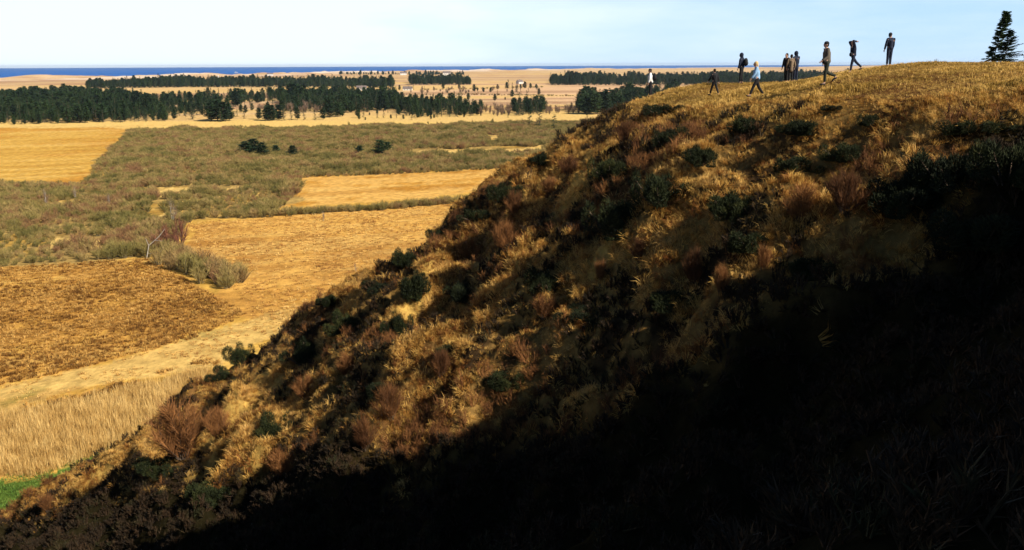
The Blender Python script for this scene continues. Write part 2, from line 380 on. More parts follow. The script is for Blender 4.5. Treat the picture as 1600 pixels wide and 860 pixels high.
#---PART2---
# ------------------------------------------------------------------ plant shapes (each returns verts, tris, material index)
def blades(n, h, spread, wd, lean=0.35, seed=0, up=0.6):
    r = np.random.default_rng(seed); V = []; Fc = []
    for i in range(n):
        a = r.uniform(0, 2 * math.pi); q = spread * math.sqrt(r.uniform()); bx, by = q * math.cos(a), q * math.sin(a)
        a2 = a + r.normal(0, 0.7); L = h * r.uniform(up, 1.15); ln = L * lean * r.uniform(0.3, 1.4)
        dx, dy = math.cos(a2), math.sin(a2); sx, sy = -dy * wd / 2, dx * wd / 2
        b = len(V)
        V += [(bx - sx, by - sy, -0.03), (bx + sx, by + sy, -0.03),
              (bx + dx * ln * .35 - sx * .8, by + dy * ln * .35 - sy * .8, L * .62), (bx + dx * ln * .35 + sx * .8, by + dy * ln * .35 + sy * .8, L * .62),
              (bx + dx * ln, by + dy * ln, L * (1.0 - 0.35 * lean))]
        Fc += [(b, b + 1, b + 3), (b, b + 3, b + 2), (b + 2, b + 3, b + 4)]
    return np.array(V), np.array(Fc), np.zeros(len(Fc), int)

def stick(V, Fc, p, q, w0, w1):
    """a thin three-sided tapering stick"""
    p = np.array(p, float); q = np.array(q, float); d = q - p; L = np.linalg.norm(d) + 1e-9; d /= L
    u = np.cross(d, (0.31, 0.23, 0.92)); u /= np.linalg.norm(u) + 1e-9; v = np.cross(d, u)
    b = len(V)
    for k in range(3):
        c, s_ = math.cos(2.094 * k), math.sin(2.094 * k); V.append(p + (u * c + v * s_) * w0)
    for k in range(3):
        c, s_ = math.cos(2.094 * k), math.sin(2.094 * k); V.append(q + (u * c + v * s_) * w1)
    for k in range(3):
        k2 = (k + 1) % 3; Fc += [(b + k, b + k2, b + 3 + k2), (b + k, b + 3 + k2, b + 3 + k)]

def flat(V, Fc, p, q, w0, seed=None, r=random):
    """one sliver: a twig or needle spray"""
    p = np.array(p, float); q = np.array(q, float); d = q - p
    u = np.cross(d, (r.gauss(0, 1), r.gauss(0, 1), r.gauss(0, 1))); u /= np.linalg.norm(u) + 1e-9
    b = len(V); V += [p - u * w0 / 2, p + u * w0 / 2, q]; Fc.append((b, b + 1, b + 2))

def twig_shrub(n, h, rad, wd, seed, stems=9, top=0.45):
    """bare shrub: stems fan up from the base, thin twigs fill a dome"""
    r = random.Random(seed); V = []; Fc = []; M = []
    tips = []
    for i in range(stems):
        a = r.uniform(0, 6.283); e = r.uniform(0.1, 0.95)
        q = np.array([math.cos(a) * rad * e * .75, math.sin(a) * rad * e * .75, h * (0.86 - 0.45 * e * e) * r.uniform(.75, 1.0)])
        p = np.array([math.cos(a) * .12 * rad, math.sin(a) * .12 * rad, 0])
        stick(V, Fc, p, q, wd * 1.0, wd * .35); tips.append((p, q))
    M += [1] * len(Fc)
    for i in range(n):
        p, q = r.choice(tips); t = r.uniform(.2, 1.0); b = p + (q - p) * t
        a = r.uniform(0, 6.283); L = r.uniform(.16, .38) * h
        ang = math.atan2(b[1], b[0])
        d = np.array([math.cos(a) * .55 + .35 * math.cos(ang), math.sin(a) * .55 + .35 * math.sin(ang), r.uniform(.35, 1.25)])
        d /= np.linalg.norm(d); e = b + d * L
        flat(V, Fc, b, e, wd * r.uniform(.7, 1.3), r=r); M.append(0)
    return np.array(V), np.array(Fc), np.array(M)

def needle_bush(n, lobes, ln, wd, seed):
    """evergreen bush: needle sprays through several lobes (x,y,z,rx,rz)"""
    r = random.Random(seed); V = []; Fc = []; M = []
    for (lx, ly, lz, rx, rz) in lobes:
        stick(V, Fc, (lx * .3, ly * .3, 0), (lx, ly, lz + rz * .3), .03 * max(1, rz), .01)
    M += [1] * len(Fc)
    wts = [l[3] ** 2 * l[4] for l in lobes]
    for i in range(n):
        lx, ly, lz, rx, rz = r.choices(lobes, wts)[0]
        d = np.array([r.gauss(0, 1), r.gauss(0, 1), r.gauss(0, 1)]); d /= np.linalg.norm(d)
        q = r.uniform(.35, 1.0) ** .5 * r.uniform(.82, 1.06)
        c = np.array([lx + d[0] * rx * q, ly + d[1] * rx * q, max(.02, lz + d[2] * rz * q)])
        o = np.array([d[0], d[1], d[2] * .6 + .75]) + np.array([r.gauss(0, .35), r.gauss(0, .35), r.gauss(0, .3)]); o /= np.linalg.norm(o)
        L = ln * r.uniform(.6, 1.4)
        flat(V, Fc, c - o * L * .4, c + o * L * .6, wd * r.uniform(.7, 1.3), r=r); M.append(0)
    return np.array(V), np.array(Fc), np.array(M)

def conifer(h, rad, seed, dens=1.0, trunk=.12, gap=.06, pine=False, lean=(0, 0), wind=0.0, needles=9, spray=.55):
    """trunk with whorls of drooping branches, each carrying needle sprays; returns trunk and crown apart"""
    r = random.Random(seed); V = []; Fc = []
    tv = []; tf = []
    top = np.array([lean[0], lean[1], h])
    stick(tv, tf, (0, 0, -.3), top * .55, trunk, trunk * .6); stick(tv, tf, top * .55, top * .99, trunk * .6, .015)
    z = h * (gap if not pine else .12)
    while z < h * .985:
        t = z / h
        R_ = rad * ((1 - t) ** .8 if not pine else math.sin(math.pi * min(1, max(0, (t - .02) / 1.02)) ** .7) * .92 + .10)
        nb = max(3, int((5.5 if not pine else 5) * dens * r.uniform(.7, 1.2)))
        for k in range(nb):
            a = r.uniform(0, 6.283); L = max(.12, R_ * r.uniform(.55, 1.12)) * (1 + wind * math.cos(a))
            c = np.array([lean[0] * t, lean[1] * t, z + r.uniform(-.02, .02) * h])
            dr = r.uniform(-.25, .12) + (.45 * t if not pine else .3)
            e = c + np.array([math.cos(a) * L, math.sin(a) * L, L * dr])
            stick(tv, tf, c, e, .025 * max(.5, h / 6) * (1 - t * .6), .006)
            for j in range(needles):
                u = (j + r.random()) / needles; b = c + (e - c) * (.12 + .88 * u)
                aa = a + r.choice((-1, 1)) * r.uniform(.3, 1.1); LL = spray * (h / 6) * r.uniform(.45, 1.0) * (1 - .45 * u)
                q = b + np.array([math.cos(aa) * LL, math.sin(aa) * LL, LL * r.uniform(-.35, .45)])
                flat(V, Fc, b, q, LL * r.uniform(.35, .55), r=r)
        z += h * r.uniform(.035, .065) / max(.6, dens)
    return (np.array(tv), np.array(tf)), (np.array(V), np.array(Fc))

def thin_leaf(m, f=0.35):
    """dry blades let some light through"""
    t = m.node_tree; b = t.nodes['Principled BSDF']; o_ = [n for n in t.nodes if n.type == 'OUTPUT_MATERIAL'][0]
    tr = t.nodes.new('ShaderNodeBsdfTranslucent'); ms = t.nodes.new('ShaderNodeMixShader'); ms.inputs[0].default_value = f
    src = b.inputs['Base Color'].links[0].from_socket
    t.links.new(src, tr.inputs['Color']); t.links.new(b.outputs[0], ms.inputs[1]); t.links.new(tr.outputs[0], ms.inputs[2]); t.links.new(ms.outputs[0], o_.inputs['Surface'])
    return m
def to_mesh(name, VFM, mats):
    V, F_, M = VFM
    me = mesh_np(name, V, F_)
    for m in mats: me.materials.append(m)
    me.polygons.foreach_set('material_index', np.asarray(M, np.int32)); me.update()
    return me

def join(*parts):
    V = []; F_ = []; M = []; o = 0
    for i, (v, f) in enumerate(parts):
        V.append(v); F_.append(np.asarray(f) + o); M.append(np.full(len(f), i)); o += len(v)
    return np.concatenate(V), np.concatenate(F_), np.concatenate(M)

def scatter(name, protos, P, rotv, scl, pick, label, cat=None):
    """one 'stuff' object: points carrying instances of the given meshes (geometry nodes)"""
    n = len(P)
    me = bpy.data.meshes.new(name); me.vertices.add(n); me.vertices.foreach_set('co', np.asarray(P, np.float32).ravel())
    a = me.attributes.new('rotv', 'FLOAT_VECTOR', 'POINT'); a.data.foreach_set('vector', np.asarray(rotv, np.float32).ravel())
    a = me.attributes.new('sclv', 'FLOAT_VECTOR', 'POINT'); a.data.foreach_set('vector', np.asarray(scl, np.float32).ravel())
    a = me.attributes.new('pick', 'INT', 'POINT'); a.data.foreach_set('value', np.asarray(pick, np.int32))
    me.update()
    o = bpy.data.objects.new(name, me); C.objects.link(o)
    g = bpy.data.node_groups.new(name, 'GeometryNodeTree')
    g.interface.new_socket('Geometry', in_out='INPUT', socket_type='NodeSocketGeometry')
    g.interface.new_socket('Geometry', in_out='OUTPUT', socket_type='NodeSocketGeometry')
    N = g.nodes; gi = N.new('NodeGroupInput'); go = N.new('NodeGroupOutput')
    ip = N.new('GeometryNodeInstanceOnPoints'); ip.inputs['Pick Instance'].default_value = True
    ji = N.new('GeometryNodeGeometryToInstance')
    for k, pm in reversed(list(enumerate(protos))):
        po = bpy.data.objects.new(name + '_shape', pm)
        oi = N.new('GeometryNodeObjectInfo'); oi.inputs['Object'].default_value = po
        g.links.new(oi.outputs['Geometry'], ji.inputs[0])
    def attr(nm, ty):
        na = N.new('GeometryNodeInputNamedAttribute'); na.data_type = ty; na.inputs['Name'].default_value = nm; return na.outputs['Attribute']
    m2p = N.new('GeometryNodeMeshToPoints')
    g.links.new(gi.outputs[0], m2p.inputs['Mesh']); g.links.new(m2p.outputs[0], ip.inputs['Points'])
    g.links.new(ji.outputs[0], ip.inputs['Instance'])
    g.links.new(attr('pick', 'INT'), ip.inputs['Instance Index'])
    er = N.new('FunctionNodeEulerToRotation'); g.links.new(attr('rotv', 'FLOAT_VECTOR'), er.inputs[0])
    g.links.new(er.outputs[0], ip.inputs['Rotation']); g.links.new(attr('sclv', 'FLOAT_VECTOR'), ip.inputs['Scale'])
    g.links.new(ip.outputs[0], go.inputs[0])
    md = o.modifiers.new('scatter', 'NODES'); md.node_group = g
    tag(o, label, cat, kind='stuff')
    return o

# ------------------------------------------------------------------ plant materials
m_straw = mat('dry_straw', [(0.30, (0.17, 0.06, 0.014)), (0.43, (0.45, 0.225, 0.048)), (0.56, (0.66, 0.41, 0.105)), (0.8, (0.60, 0.37, 0.12))], scale=0.5, rand=0.5, rough=0.7)
m_short = mat('short_dry_grass', [(0.25, (0.22, 0.14, 0.03)), (0.42, (0.46, 0.28, 0.06)), (0.62, (0.58, 0.38, 0.11)), (0.85, (0.36, 0.20, 0.055))], scale=0.35, rand=0.5, rough=0.75)
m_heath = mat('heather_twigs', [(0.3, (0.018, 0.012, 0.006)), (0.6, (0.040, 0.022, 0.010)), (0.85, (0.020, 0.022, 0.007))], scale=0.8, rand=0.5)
m_rust = mat('rust_brown_twigs', [(0.3, (0.085, 0.034, 0.012)), (0.7, (0.22, 0.095, 0.030))], scale=0.8, rand=0.4)
m_juni = mat('juniper_needles', [(0.3, (0.008, 0.012, 0.004)), (0.6, (0.018, 0.024, 0.006)), (0.85, (0.05, 0.048, 0.010))], scale=1.5, rand=0.3)
m_bark = mat('bark', [(0.3, (0.06, 0.040, 0.026)), (0.7, (0.12, 0.085, 0.06))], scale=3)
m_spruce = mat('spruce_needles', [(0.3, (0.012, 0.026, 0.010)), (0.6, (0.020, 0.042, 0.014)), (0.85, (0.034, 0.058, 0.017))], scale=0.06, rand=0.6)
m_farspr = mat('far_forest_needles', [(0.3, (0.013, 0.022, 0.014)), (0.7, (0.024, 0.036, 0.02))], scale=0.02, rand=0.5)
m_willow = mat('willow_twigs', [(0.28, (0.10, 0.09, 0.022)), (0.45, (0.20, 0.16, 0.045)), (0.58, (0.30, 0.215, 0.075)), (0.74, (0.20, 0.10, 0.045))], scale=0.045, rand=0.4)
m_wbark = mat('willow_bark', [(0.3, (0.12, 0.095, 0.045)), (0.7, (0.22, 0.18, 0.10))], scale=2)
m_bare = mat('bare_birch_twigs', [(0.3, (0.13, 0.085, 0.06)), (0.7, (0.21, 0.14, 0.095))], scale=0.05, rand=0.4)
m_reed = mat('reed_straw', [(0.3, (0.48, 0.30, 0.095)), (0.5, (0.64, 0.43, 0.15)), (0.8, (0.70, 0.51, 0.21))], scale=0.3, rand=0.4, rough=0.6)
m_tuss = mat('tussock_straw', [(0.3, (0.19, 0.085, 0.018)), (0.46, (0.42, 0.22, 0.046)), (0.66, (0.60, 0.36, 0.10))], scale=0.08, rand=0.55)
m_green = mat('green_grass', [(0.3, (0.06, 0.13, 0.018)), (0.7, (0.13, 0.19, 0.03))], scale=0.5, rand=0.4)
for m_ in (m_straw, m_short, m_reed, m_tuss): thin_leaf(m_)
m_dead = mat('grey_dead_wood', [(0.3, (0.30, 0.27, 0.22)), (0.7, (0.48, 0.44, 0.37))], scale=4)

# ------------------------------------------------------------------ grass of the hill
def slope_dir(x, y, e=0.4):
    dzx = (hill_h(x + e, y) - hill_h(x - e, y)) / (2 * e); dzy = (hill_h(x, y + e) - hill_h(x, y - e)) / (2 * e)
    return dzx, dzy

def sample_hill(n, seed, xr=(-58, 34), yr=(2.5, 72)):
    r = np.random.default_rng(seed)
    x = r.uniform(*xr, n); y = r.uniform(*yr, n); z = hill_h(x, y)
    dx, dy = slope_dir(x, y)
    qx, qy, dep = to_pix(x, y, z)
    vx, vy, vz = -x, -y, EYE - z; vl = np.sqrt(vx ** 2 + vy ** 2 + vz ** 2)
    facing = (-dx * vx - dy * vy + vz) / vl / np.sqrt(1 + dx * dx + dy * dy)
    k = (z > 0.15) & (facing > -0.12) & (qx > -120) & (qx < 1740) & (dep > 2.5) & (qy < 960) & (qy > 40)
    return x[k], y[k], z[k], dx[k], dy[k]

def tilt_rot(dx, dy, amt, r):
    """Euler that leans a plant down the slope and spins it"""
    n = len(dx)
    return np.stack([dy * amt + r.normal(0, .12, n), -dx * amt + r.normal(0, .12, n), r.uniform(0, 6.283, n)], 1)

r_ = np.random.default_rng(3)
gx_, gy_, gz_, gdx, gdy = sample_hill(300000, 5)
gd = edge_sdf(gx_, gy_)
n5 = fbm(gx_ / 4.5, gy_ / 4.5, 151, 4); n6 = fbm(gx_ / 1.2, gy_ / 1.2, 155, 3)
long_ = (gd > -1.5)
hpatch = fbm(gx_ / 3.6, gy_ / 3.6, 171, 4)
keep = long_ & (shade_moor(gx_, gy_) * (1 - opened(gx_, gy_)) < r_.uniform(0.05, 0.96, len(gx_))) & ((hpatch - 1.2 * opened(gx_, gy_) < 0.12) | (r_.random(len(gx_)) < 0.22)) & (np.hypot(gx_, gy_) > 9)
lx, ly, lz = gx_[keep], gy_[keep], gz_[keep]
tufts = [to_mesh('straw_tuft', blades(26, .34, .17, .015, lean=.85, seed=k, up=.35), [m_straw]) for k in range(4)]
S = r_.uniform(.5, 1.2, len(lx)) * (0.8 + 0.45 * np.clip(n6[keep] + .4 * n5[keep] + .6 * opened(lx, ly), -1, 1))
scatter('straw_grass', tufts, np.stack([lx, ly, lz], 1), tilt_rot(gdx[keep], gdy[keep], .55, r_), np.stack([S, S, S * r_.uniform(.6, 1.1, len(S))], 1),
        r_.integers(0, 4, len(lx)), 'long dry straw coloured grass tussocks covering the hillside', 'grass')
keep = (gd <= 0.5)
lx, ly, lz = gx_[keep], gy_[keep], gz_[keep]
shorts = [to_mesh('short_tuft', blades(16, .10, .15, .013, lean=1.0, seed=10 + k, up=.4), [m_short]) for k in range(4)]
S = r_.uniform(.6, 1.4, len(lx)) * (0.9 + 0.7 * np.clip(fbm(lx / 2.5, ly / 2.5, 161, 3), -.5, 1))
scatter('hilltop_grass', shorts, np.stack([lx, ly, lz], 1), tilt_rot(gdx[keep], gdy[keep], .5, r_), np.stack([S, S, S], 1),
        r_.integers(0, 4, len(lx)), 'short yellow dry grass on the flat hilltop under the walkers', 'grass')
# heather and low dark scrub in patches on the slope, and throughout the painted shade zone
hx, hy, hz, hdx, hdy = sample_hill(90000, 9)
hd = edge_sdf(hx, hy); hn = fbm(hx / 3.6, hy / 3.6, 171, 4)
hop = opened(hx, hy); k = (hd > -0.5) & (hn + 1.4 * shade_moor(hx, hy) - 1.6 * hop > 0.10)
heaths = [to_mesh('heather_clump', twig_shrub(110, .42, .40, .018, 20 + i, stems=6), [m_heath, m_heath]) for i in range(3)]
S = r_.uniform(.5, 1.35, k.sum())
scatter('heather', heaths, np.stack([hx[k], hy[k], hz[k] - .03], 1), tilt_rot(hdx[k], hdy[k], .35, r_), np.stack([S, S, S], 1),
        r_.integers(0, 3, k.sum()), 'dark brown heather and low scrub in patches on the hillside and throughout the painted shade', 'heather')
# rust brown dwarf scrub in its own patches
bx, by, bz, bdx, bdy = sample_hill(60000, 19)
kb = (edge_sdf(bx, by) > .3) & (fbm(bx / 3.2, by / 3.2, 197, 4) - 1.5 * opened(bx, by) > .30) & (shade_moor(bx, by) < .6)
brs = [to_mesh('rust_scrub', twig_shrub(90, .6, .38, .011, 30 + i, stems=8), [m_rust, m_rust]) for i in range(3)]
S = r_.uniform(.5, 1.4, kb.sum())
scatter('rust_scrub', brs, np.stack([bx[kb], by[kb], bz[kb] - .03], 1), tilt_rot(bdx[kb], bdy[kb], .25, r_), np.stack([S, S, S], 1), r_.integers(0, 3, kb.sum()), 'rust brown dwarf scrub and dead stalks in patches on the hillside', 'scrub')
print('hill grass', len(gx_), 'heather', k.sum())

#---PART3---
# ------------------------------------------------------------------ bushes on the hill
jun_me = []
for k in range(5):
    rj = random.Random(200 + k)
    lobes = [(0, 0, .30, .42, .34)] + [(rj.uniform(-.75, .75), rj.uniform(-.65, .65), rj.uniform(.12, .48), rj.uniform(.16, .36), rj.uniform(.16, .48)) for _ in range(11)]
    V_, F_, M_ = needle_bush(11000, lobes, .08, .02, 210 + k)
    tr = M_ == 1
    def sub(V_, F_, sel):
        f = F_[sel]; u, inv = np.unique(f, return_inverse=True); return V_[u], inv.reshape(f.shape)
    jun_me.append((to_mesh('juniper_stem', (*sub(V_, F_, tr), np.zeros(tr.sum(), int)), [m_bark]), to_mesh('juniper_foliage', (*sub(V_, F_, ~tr), np.zeros((~tr).sum(), int)), [m_juni])))
shr_me = []
for k in range(5):
    V_, F_, M_ = twig_shrub(2600, 1.0, .75, .0085, 230 + k, stems=30)
    tr = M_ == 1
    shr_me.append((to_mesh('shrub_stem', (*sub(V_, F_, tr), np.zeros(tr.sum(), int)), [m_bark]), to_mesh('shrub_twigs', (*sub(V_, F_, ~tr), np.zeros((~tr).sum(), int)), [m_rust])))

def hill_bush(kind, px, py, wpx, hpx, label, group, k):
    h = hit(px, py)
    if h is None: print('bush misses the hill', px, py); return
    x, y, z = h; dist = math.sqrt(x * x + y * y + (EYE - z) ** 2)
    wm = wpx * dist / FPX; hm = hpx * dist / FPX * 1.05
    st, fo = (jun_me if kind == 'juniper_bush' else shr_me)[k % 5]
    root = empty(kind, (x, y, z - .06), (k * 2.4) % 6.28)
    ww = wm / (1.75 if kind == 'juniper_bush' else 1.6); root.scale = (ww, ww, max(.5 * ww, .9 * hm / (1.05 if kind == 'juniper_bush' else 1.0)))
    ob('stem', st, [], root); ob('foliage' if kind == 'juniper_bush' else 'twigs', fo, [], root)
    tag(root, label, 'juniper' if kind == 'juniper_bush' else 'shrub', group)

JG = 'evergreen junipers on the hillside'
JUN = [
 (1035, 180, 70, 28, 'low dark juniper at the brow just below the backpacker in the white top'),
 (1165, 210, 72, 44, 'rounded dark juniper on the brow below the woman in the pale blue jacket'),
 (1255, 208, 74, 34, 'flat dark juniper on the brow below the huddle of three walkers'),
 (1300, 172, 36, 12, 'tiny dark cushion of juniper in the hilltop grass below the striding man in grey'),
 (1038, 228, 66, 40, 'ragged dark juniper on the slope directly under the brow end juniper'),
 (955, 280, 70, 52, 'dark juniper with a rust brown shrub rising behind it near the brow end'),
 (1090, 258, 66, 44, 'dark juniper between the ragged one and the long flat one on the upper slope'),
 (1250, 268, 80, 40, 'left half of the long dark juniper band on the upper slope'),
 (1325, 250, 80, 40, 'right half of the long dark juniper band on the upper slope'),
 (960, 365, 120, 80, 'big dark juniper at lower left of the largest clump in mid slope'),
 (1030, 320, 90, 75, 'big dark juniper at upper right of the largest clump in mid slope'),
 (1140, 340, 90, 60, 'wide dark juniper in mid slope right of the largest clump'),
 (1180, 395, 80, 52, 'dark juniper low on mid slope beside the tawny twig shrubs'),
 (1365, 195, 46, 26, 'dark tuft of juniper by the brow under the striding walker'),
 (1490, 208, 60, 26, 'dark juniper on the brow nearer the right edge of the hill'),
 (1555, 205, 60, 24, 'dark juniper at the brow below the wind bent spruce'),
 (1405, 330, 120, 80, 'large black green juniper where the shadow starts on the right slope'),
 (1490, 300, 120, 90, 'tall black green juniper in shadow on the right slope'),
 (1575, 290, 110, 90, 'black green juniper in shadow at the right edge of the photo'),
 (1530, 385, 150, 70, 'wide gorse like juniper in shadow above the small sunlit patch'),
 (795, 318, 60, 46, 'dark juniper on the skyline of the slope, highest of those against the fields'),
 (842, 258, 44, 30, 'small dark juniper on the skyline just under the pair of plain spruces'),
 (745, 345, 56, 30, 'dark juniper on the skyline halfway down to the ridge path'),
 (690, 375, 50, 26, 'flat dark juniper on the skyline above the ridge path'),
 (640, 415, 56, 34, 'dark juniper on the skyline left of the ridge path'),
 (590, 455, 48, 26, 'dark juniper on the skyline above the lone field edge bush'),
 (514, 478, 42, 26, 'lone dark bush on the lower skyline leaning over the field'),
 (478, 570, 74, 58, 'bright topped green juniper low on the left slope'),
 (540, 520, 66, 44, 'dark juniper uphill of the bright topped green one'),
 (380, 565, 52, 34, 'upper of two small green junipers by the foot path'),
 (347, 592, 42, 26, 'lower of two small green junipers by the foot path'),
 (650, 470, 60, 70, 'dark juniper in the hollow right of the ridge path'),
 (720, 470, 70, 50, 'dark juniper in the second hollow right of the ridge path'),
 (620, 520, 50, 46, 'dark juniper under the hollow on the lower ridge'),
 (860, 455, 80, 50, 'dark juniper in the middle of the tawny slope'),
 (905, 500, 70, 34, 'low dark juniper along the upper shadow line'),
 (600, 620, 60, 40, 'dark juniper on the lower slope among rust shrubs'),
 (700, 560, 60, 40, 'dark juniper just above the deep shadow in the slope centre'),
 (780, 600, 80, 40, 'dark juniper inside the deep shadow in the slope centre'),
 (430, 690, 70, 50, 'dark juniper low in the gully at left'),
 (250, 740, 70, 40, 'dark juniper at the gully mouth near the green grass'),
 (330, 790, 90, 50, 'dark juniper deep in the gully mouth'),
 (1050, 480, 90, 46, 'dark juniper at the shadow line below the tawny twig shrubs'),
 (1260, 430, 90, 46, 'dark juniper where sunlit straw meets the big shadow'),
]
for k, (a, b, c, d, l) in enumerate(JUN): hill_bush('juniper_bush', a, b, c, d, l, JG, k)
SG = 'bare brown shrubs on the hillside'
SHR = [
 (285, 715, 140, 105, 'big dark red brown twig shrub near the foot of the slope'),
 (345, 690, 70, 60, 'smaller red brown shrub right of the big dark one at the slope foot'),
 (75, 800, 36, 32, 'small red brown shrub at the very foot of the slope'),
 (975, 228, 56, 46, 'rust red shrub standing on the brow end'),
 (790, 395, 66, 62, 'rust brown shrub just inside the skyline above mid slope'),
 (805, 340, 56, 50, 'rust brown shrub close under the skyline juniper'),
 (890, 275, 60, 40, 'rust brown shrub on the slope below the brow end'),
 (860, 305, 50, 36, 'thin brown shrub near the skyline left of the brow end'),
 (1250, 350, 90, 70, 'tawny bare shrub left of a pair below the long juniper band'),
 (1320, 335, 90, 76, 'tawny bare shrub right of a pair below the long juniper band'),
 (1000, 408, 50, 46, 'rust shrub at the foot of the largest juniper clump'),
 (1085, 445, 60, 70, 'orange brown upright shrub in mid slope below the largest clump'),
 (1125, 460, 46, 56, 'orange brown shrub right beside the upright one in mid slope'),
 (1190, 425, 44, 50, 'thin tawny shrub above the shadow line on the right'),
 (610, 655, 76, 70, 'tangled pale brown shrub on the lower ridge'),
 (545, 590, 54, 50, 'rust shrub below the dark lower slope juniper'),
 (478, 625, 56, 48, 'rust shrub under the bright topped green juniper'),
 (570, 705, 70, 60, 'grey brown tangle of twigs above the deep shadow at left'),
 (850, 500, 66, 46, 'rust brown shrub in the centre of the tawny slope'),
 (690, 590, 50, 56, 'brown shrub at the rim of the central shadow'),
 (440, 745, 60, 50, 'dark brown shrub low in the left gully'),
 (735, 405, 60, 40, 'brown shrub in the upper hollow near the skyline'),
 (940, 440, 50, 40, 'rust brown shrub left of the largest juniper clump'),
]
for k, (a, b, c, d, l) in enumerate(SHR): hill_bush('bare_shrub', a, b, c, d, l, SG, k)

# ------------------------------------------------------------------ spruces on the hilltop
def hilltop_spruce(px, dist, h, rad, seed, label, lean=(0, 0), wind=0., dens=1.0):
    v = pix_ray(px, 100); t = dist / v[1]; x, y = v[0] * t, v[1] * t; z = float(hill_h(np.array([x]), np.array([y]))[0])
    (tv, tf), (cv, cf) = conifer(h, rad, seed, dens=dens, trunk=.06, gap=.03, lean=lean, wind=wind, needles=18, spray=.6)
    root = empty('spruce_tree', (x, y, z - .05))
    ob('trunk', to_mesh('trunk', (tv, tf, np.zeros(len(tf), int)), [m_bark]), [], root)
    ob('crown', to_mesh('crown', (cv, cf, np.zeros(len(cf), int)), [m_spruce]), [], root)
    tag(root, label, 'tree', 'wind bent spruces on the hilltop')
hilltop_spruce(1548, 68, 4.4, 1.25, 307, 'tallest narrow spruce leaning right on the hilltop skyline', lean=(.75, 0), wind=.5, dens=1.35)
hilltop_spruce(1566, 67, 2.9, 1.5, 302, 'shorter bushy spruce tucked against the right of the tallest one', lean=(.35, 0), wind=.45, dens=1.35)
hilltop_spruce(1600, 66, 1.7, 1.0, 303, 'small spruce cut by the right edge of the photo', lean=(.5, 0), wind=.5, dens=1.2)

# ------------------------------------------------------------------ woods and scrub on the plain
def sample_poly(poly, n, seed):
    """points on the plain inside a polygon whose corners are ground points"""
    W = np.array([plain_pt(*p) for p in poly]); r = np.random.default_rng(seed)
    lo, hi = W.min(0), W.max(0); x = r.uniform(lo[0], hi[0], n); y = r.uniform(lo[1], hi[1], n)
    k = inpoly(x, y, [tuple(p) for p in W]); return x[k], y[k]
def poly_count(poly, per):
    W = np.array([plain_pt(*p) for p in poly]); s = W.max(0) - W.min(0); return int(s[0] * s[1] / per)
def thin(x, y, dmin):
    """drop points that stand too close together (grid buckets)"""
    seen = {}; keep = []
    for i in range(len(x)):
        c = (int(x[i] // dmin), int(y[i] // dmin)); ok = True
        for a in (-1, 0, 1):
            for b in (-1, 0, 1):
                for j in seen.get((c[0] + a, c[1] + b), ()):
                    if (x[i] - x[j]) ** 2 + (y[i] - y[j]) ** 2 < dmin * dmin: ok = False
        if ok: seen.setdefault(c, []).append(i); keep.append(i)
    return np.array(keep, int)

spr_me = []
for k in range(4):
    t_, c_ = conifer(12, 2.5 + .3 * k, 310 + k, dens=.75, trunk=.16, needles=6, spray=.62)
    spr_me.append(to_mesh('spruce', join(c_, t_), [m_spruce, m_bark]))
for k in range(3):
    t_, c_ = conifer(9, 2.7, 320 + k, dens=1.5, trunk=.16, pine=True, needles=9, spray=.85)
    spr_me.append(to_mesh('pine', join(c_, t_), [m_spruce, m_bark]))
CON = []        # x, y, height, zone
def wood(poly, per, dmin, h, zone, seed, gapn=0.0, sc_=60):
    x, y = sample_poly(poly, poly_count(poly, per), seed)
    if gapn: k = fbm(x / sc_, y / sc_, seed, 3) > gapn - .5; x, y = x[k], y[k]
    k = thin(x, y, dmin)
    r = np.random.default_rng(seed)
    for i in k: CON.append((x[i], y[i], h * r.uniform(.5, 1.1) * (1 + (.3 if zone[:3] != 'far' else .45) * float(fbm(np.array([x[i] / 45]), np.array([y[i] / 45]), 77, 2)[0])), zone))
wood([(-200, 152), (0, 151), (135, 149), (225, 158), (262, 180), (262, 190), (130, 193), (0, 196), (-200, 200)], 18, 4.6, 12, 'left', 401)
wood([(135, 139), (300, 137), (430, 137), (615, 138), (615, 131), (430, 129), (300, 128.5), (142, 134)], 45, 6.5, 15, 'far', 402)
wood([(640, 133), (735, 133), (735, 126), (640, 126)], 50, 7, 14, 'far', 403)
wood([(860, 134), (1400, 134), (1400, 119), (860, 126)], 70, 8, 16, 'farright', 404)
wood([(530, 117.2), (640, 117.2), (640, 116.2), (530, 116.2)], 300, 15, 12, 'far', 405)
wood([(650, 118.5), (725, 117.5), (725, 116), (650, 116.8)], 300, 15, 13, 'far', 406)
wood([(230, 158), (345, 158), (345, 176), (290, 184), (250, 180)], 30, 5.5, 11, 'mid', 407)
wood([(440, 152), (520, 150), (620, 150), (625, 172), (560, 177), (440, 175)], 24, 4.8, 14, 'mid', 408)
wood([(610, 160), (700, 164), (755, 172), (748, 182), (650, 185), (620, 180)], 22, 4.8, 10, 'mid', 409)
wood([(795, 172), (850, 168), (854, 178), (806, 182)], 20, 4.4, 15, 'mid', 410)
wood([(900, 170), (965, 160), (1060, 150), (1060, 166), (965, 178), (915, 180)], 22, 4.6, 17, 'right', 411)
wood([(355, 148), (440, 146), (440, 160), (360, 162)], 60, 6, 12, 'mid', 412, .35)
wood([(250, 150), (440, 148), (445, 187), (268, 190)], 420, 9, 11, 'mid', 413)
wood([(500, 176), (640, 176), (800, 178), (800, 186), (520, 189)], 420, 9, 5, 'edge', 414)
wood([(620, 140), (850, 136), (850, 158), (640, 160)], 1500, 14, 9, 'far', 415)
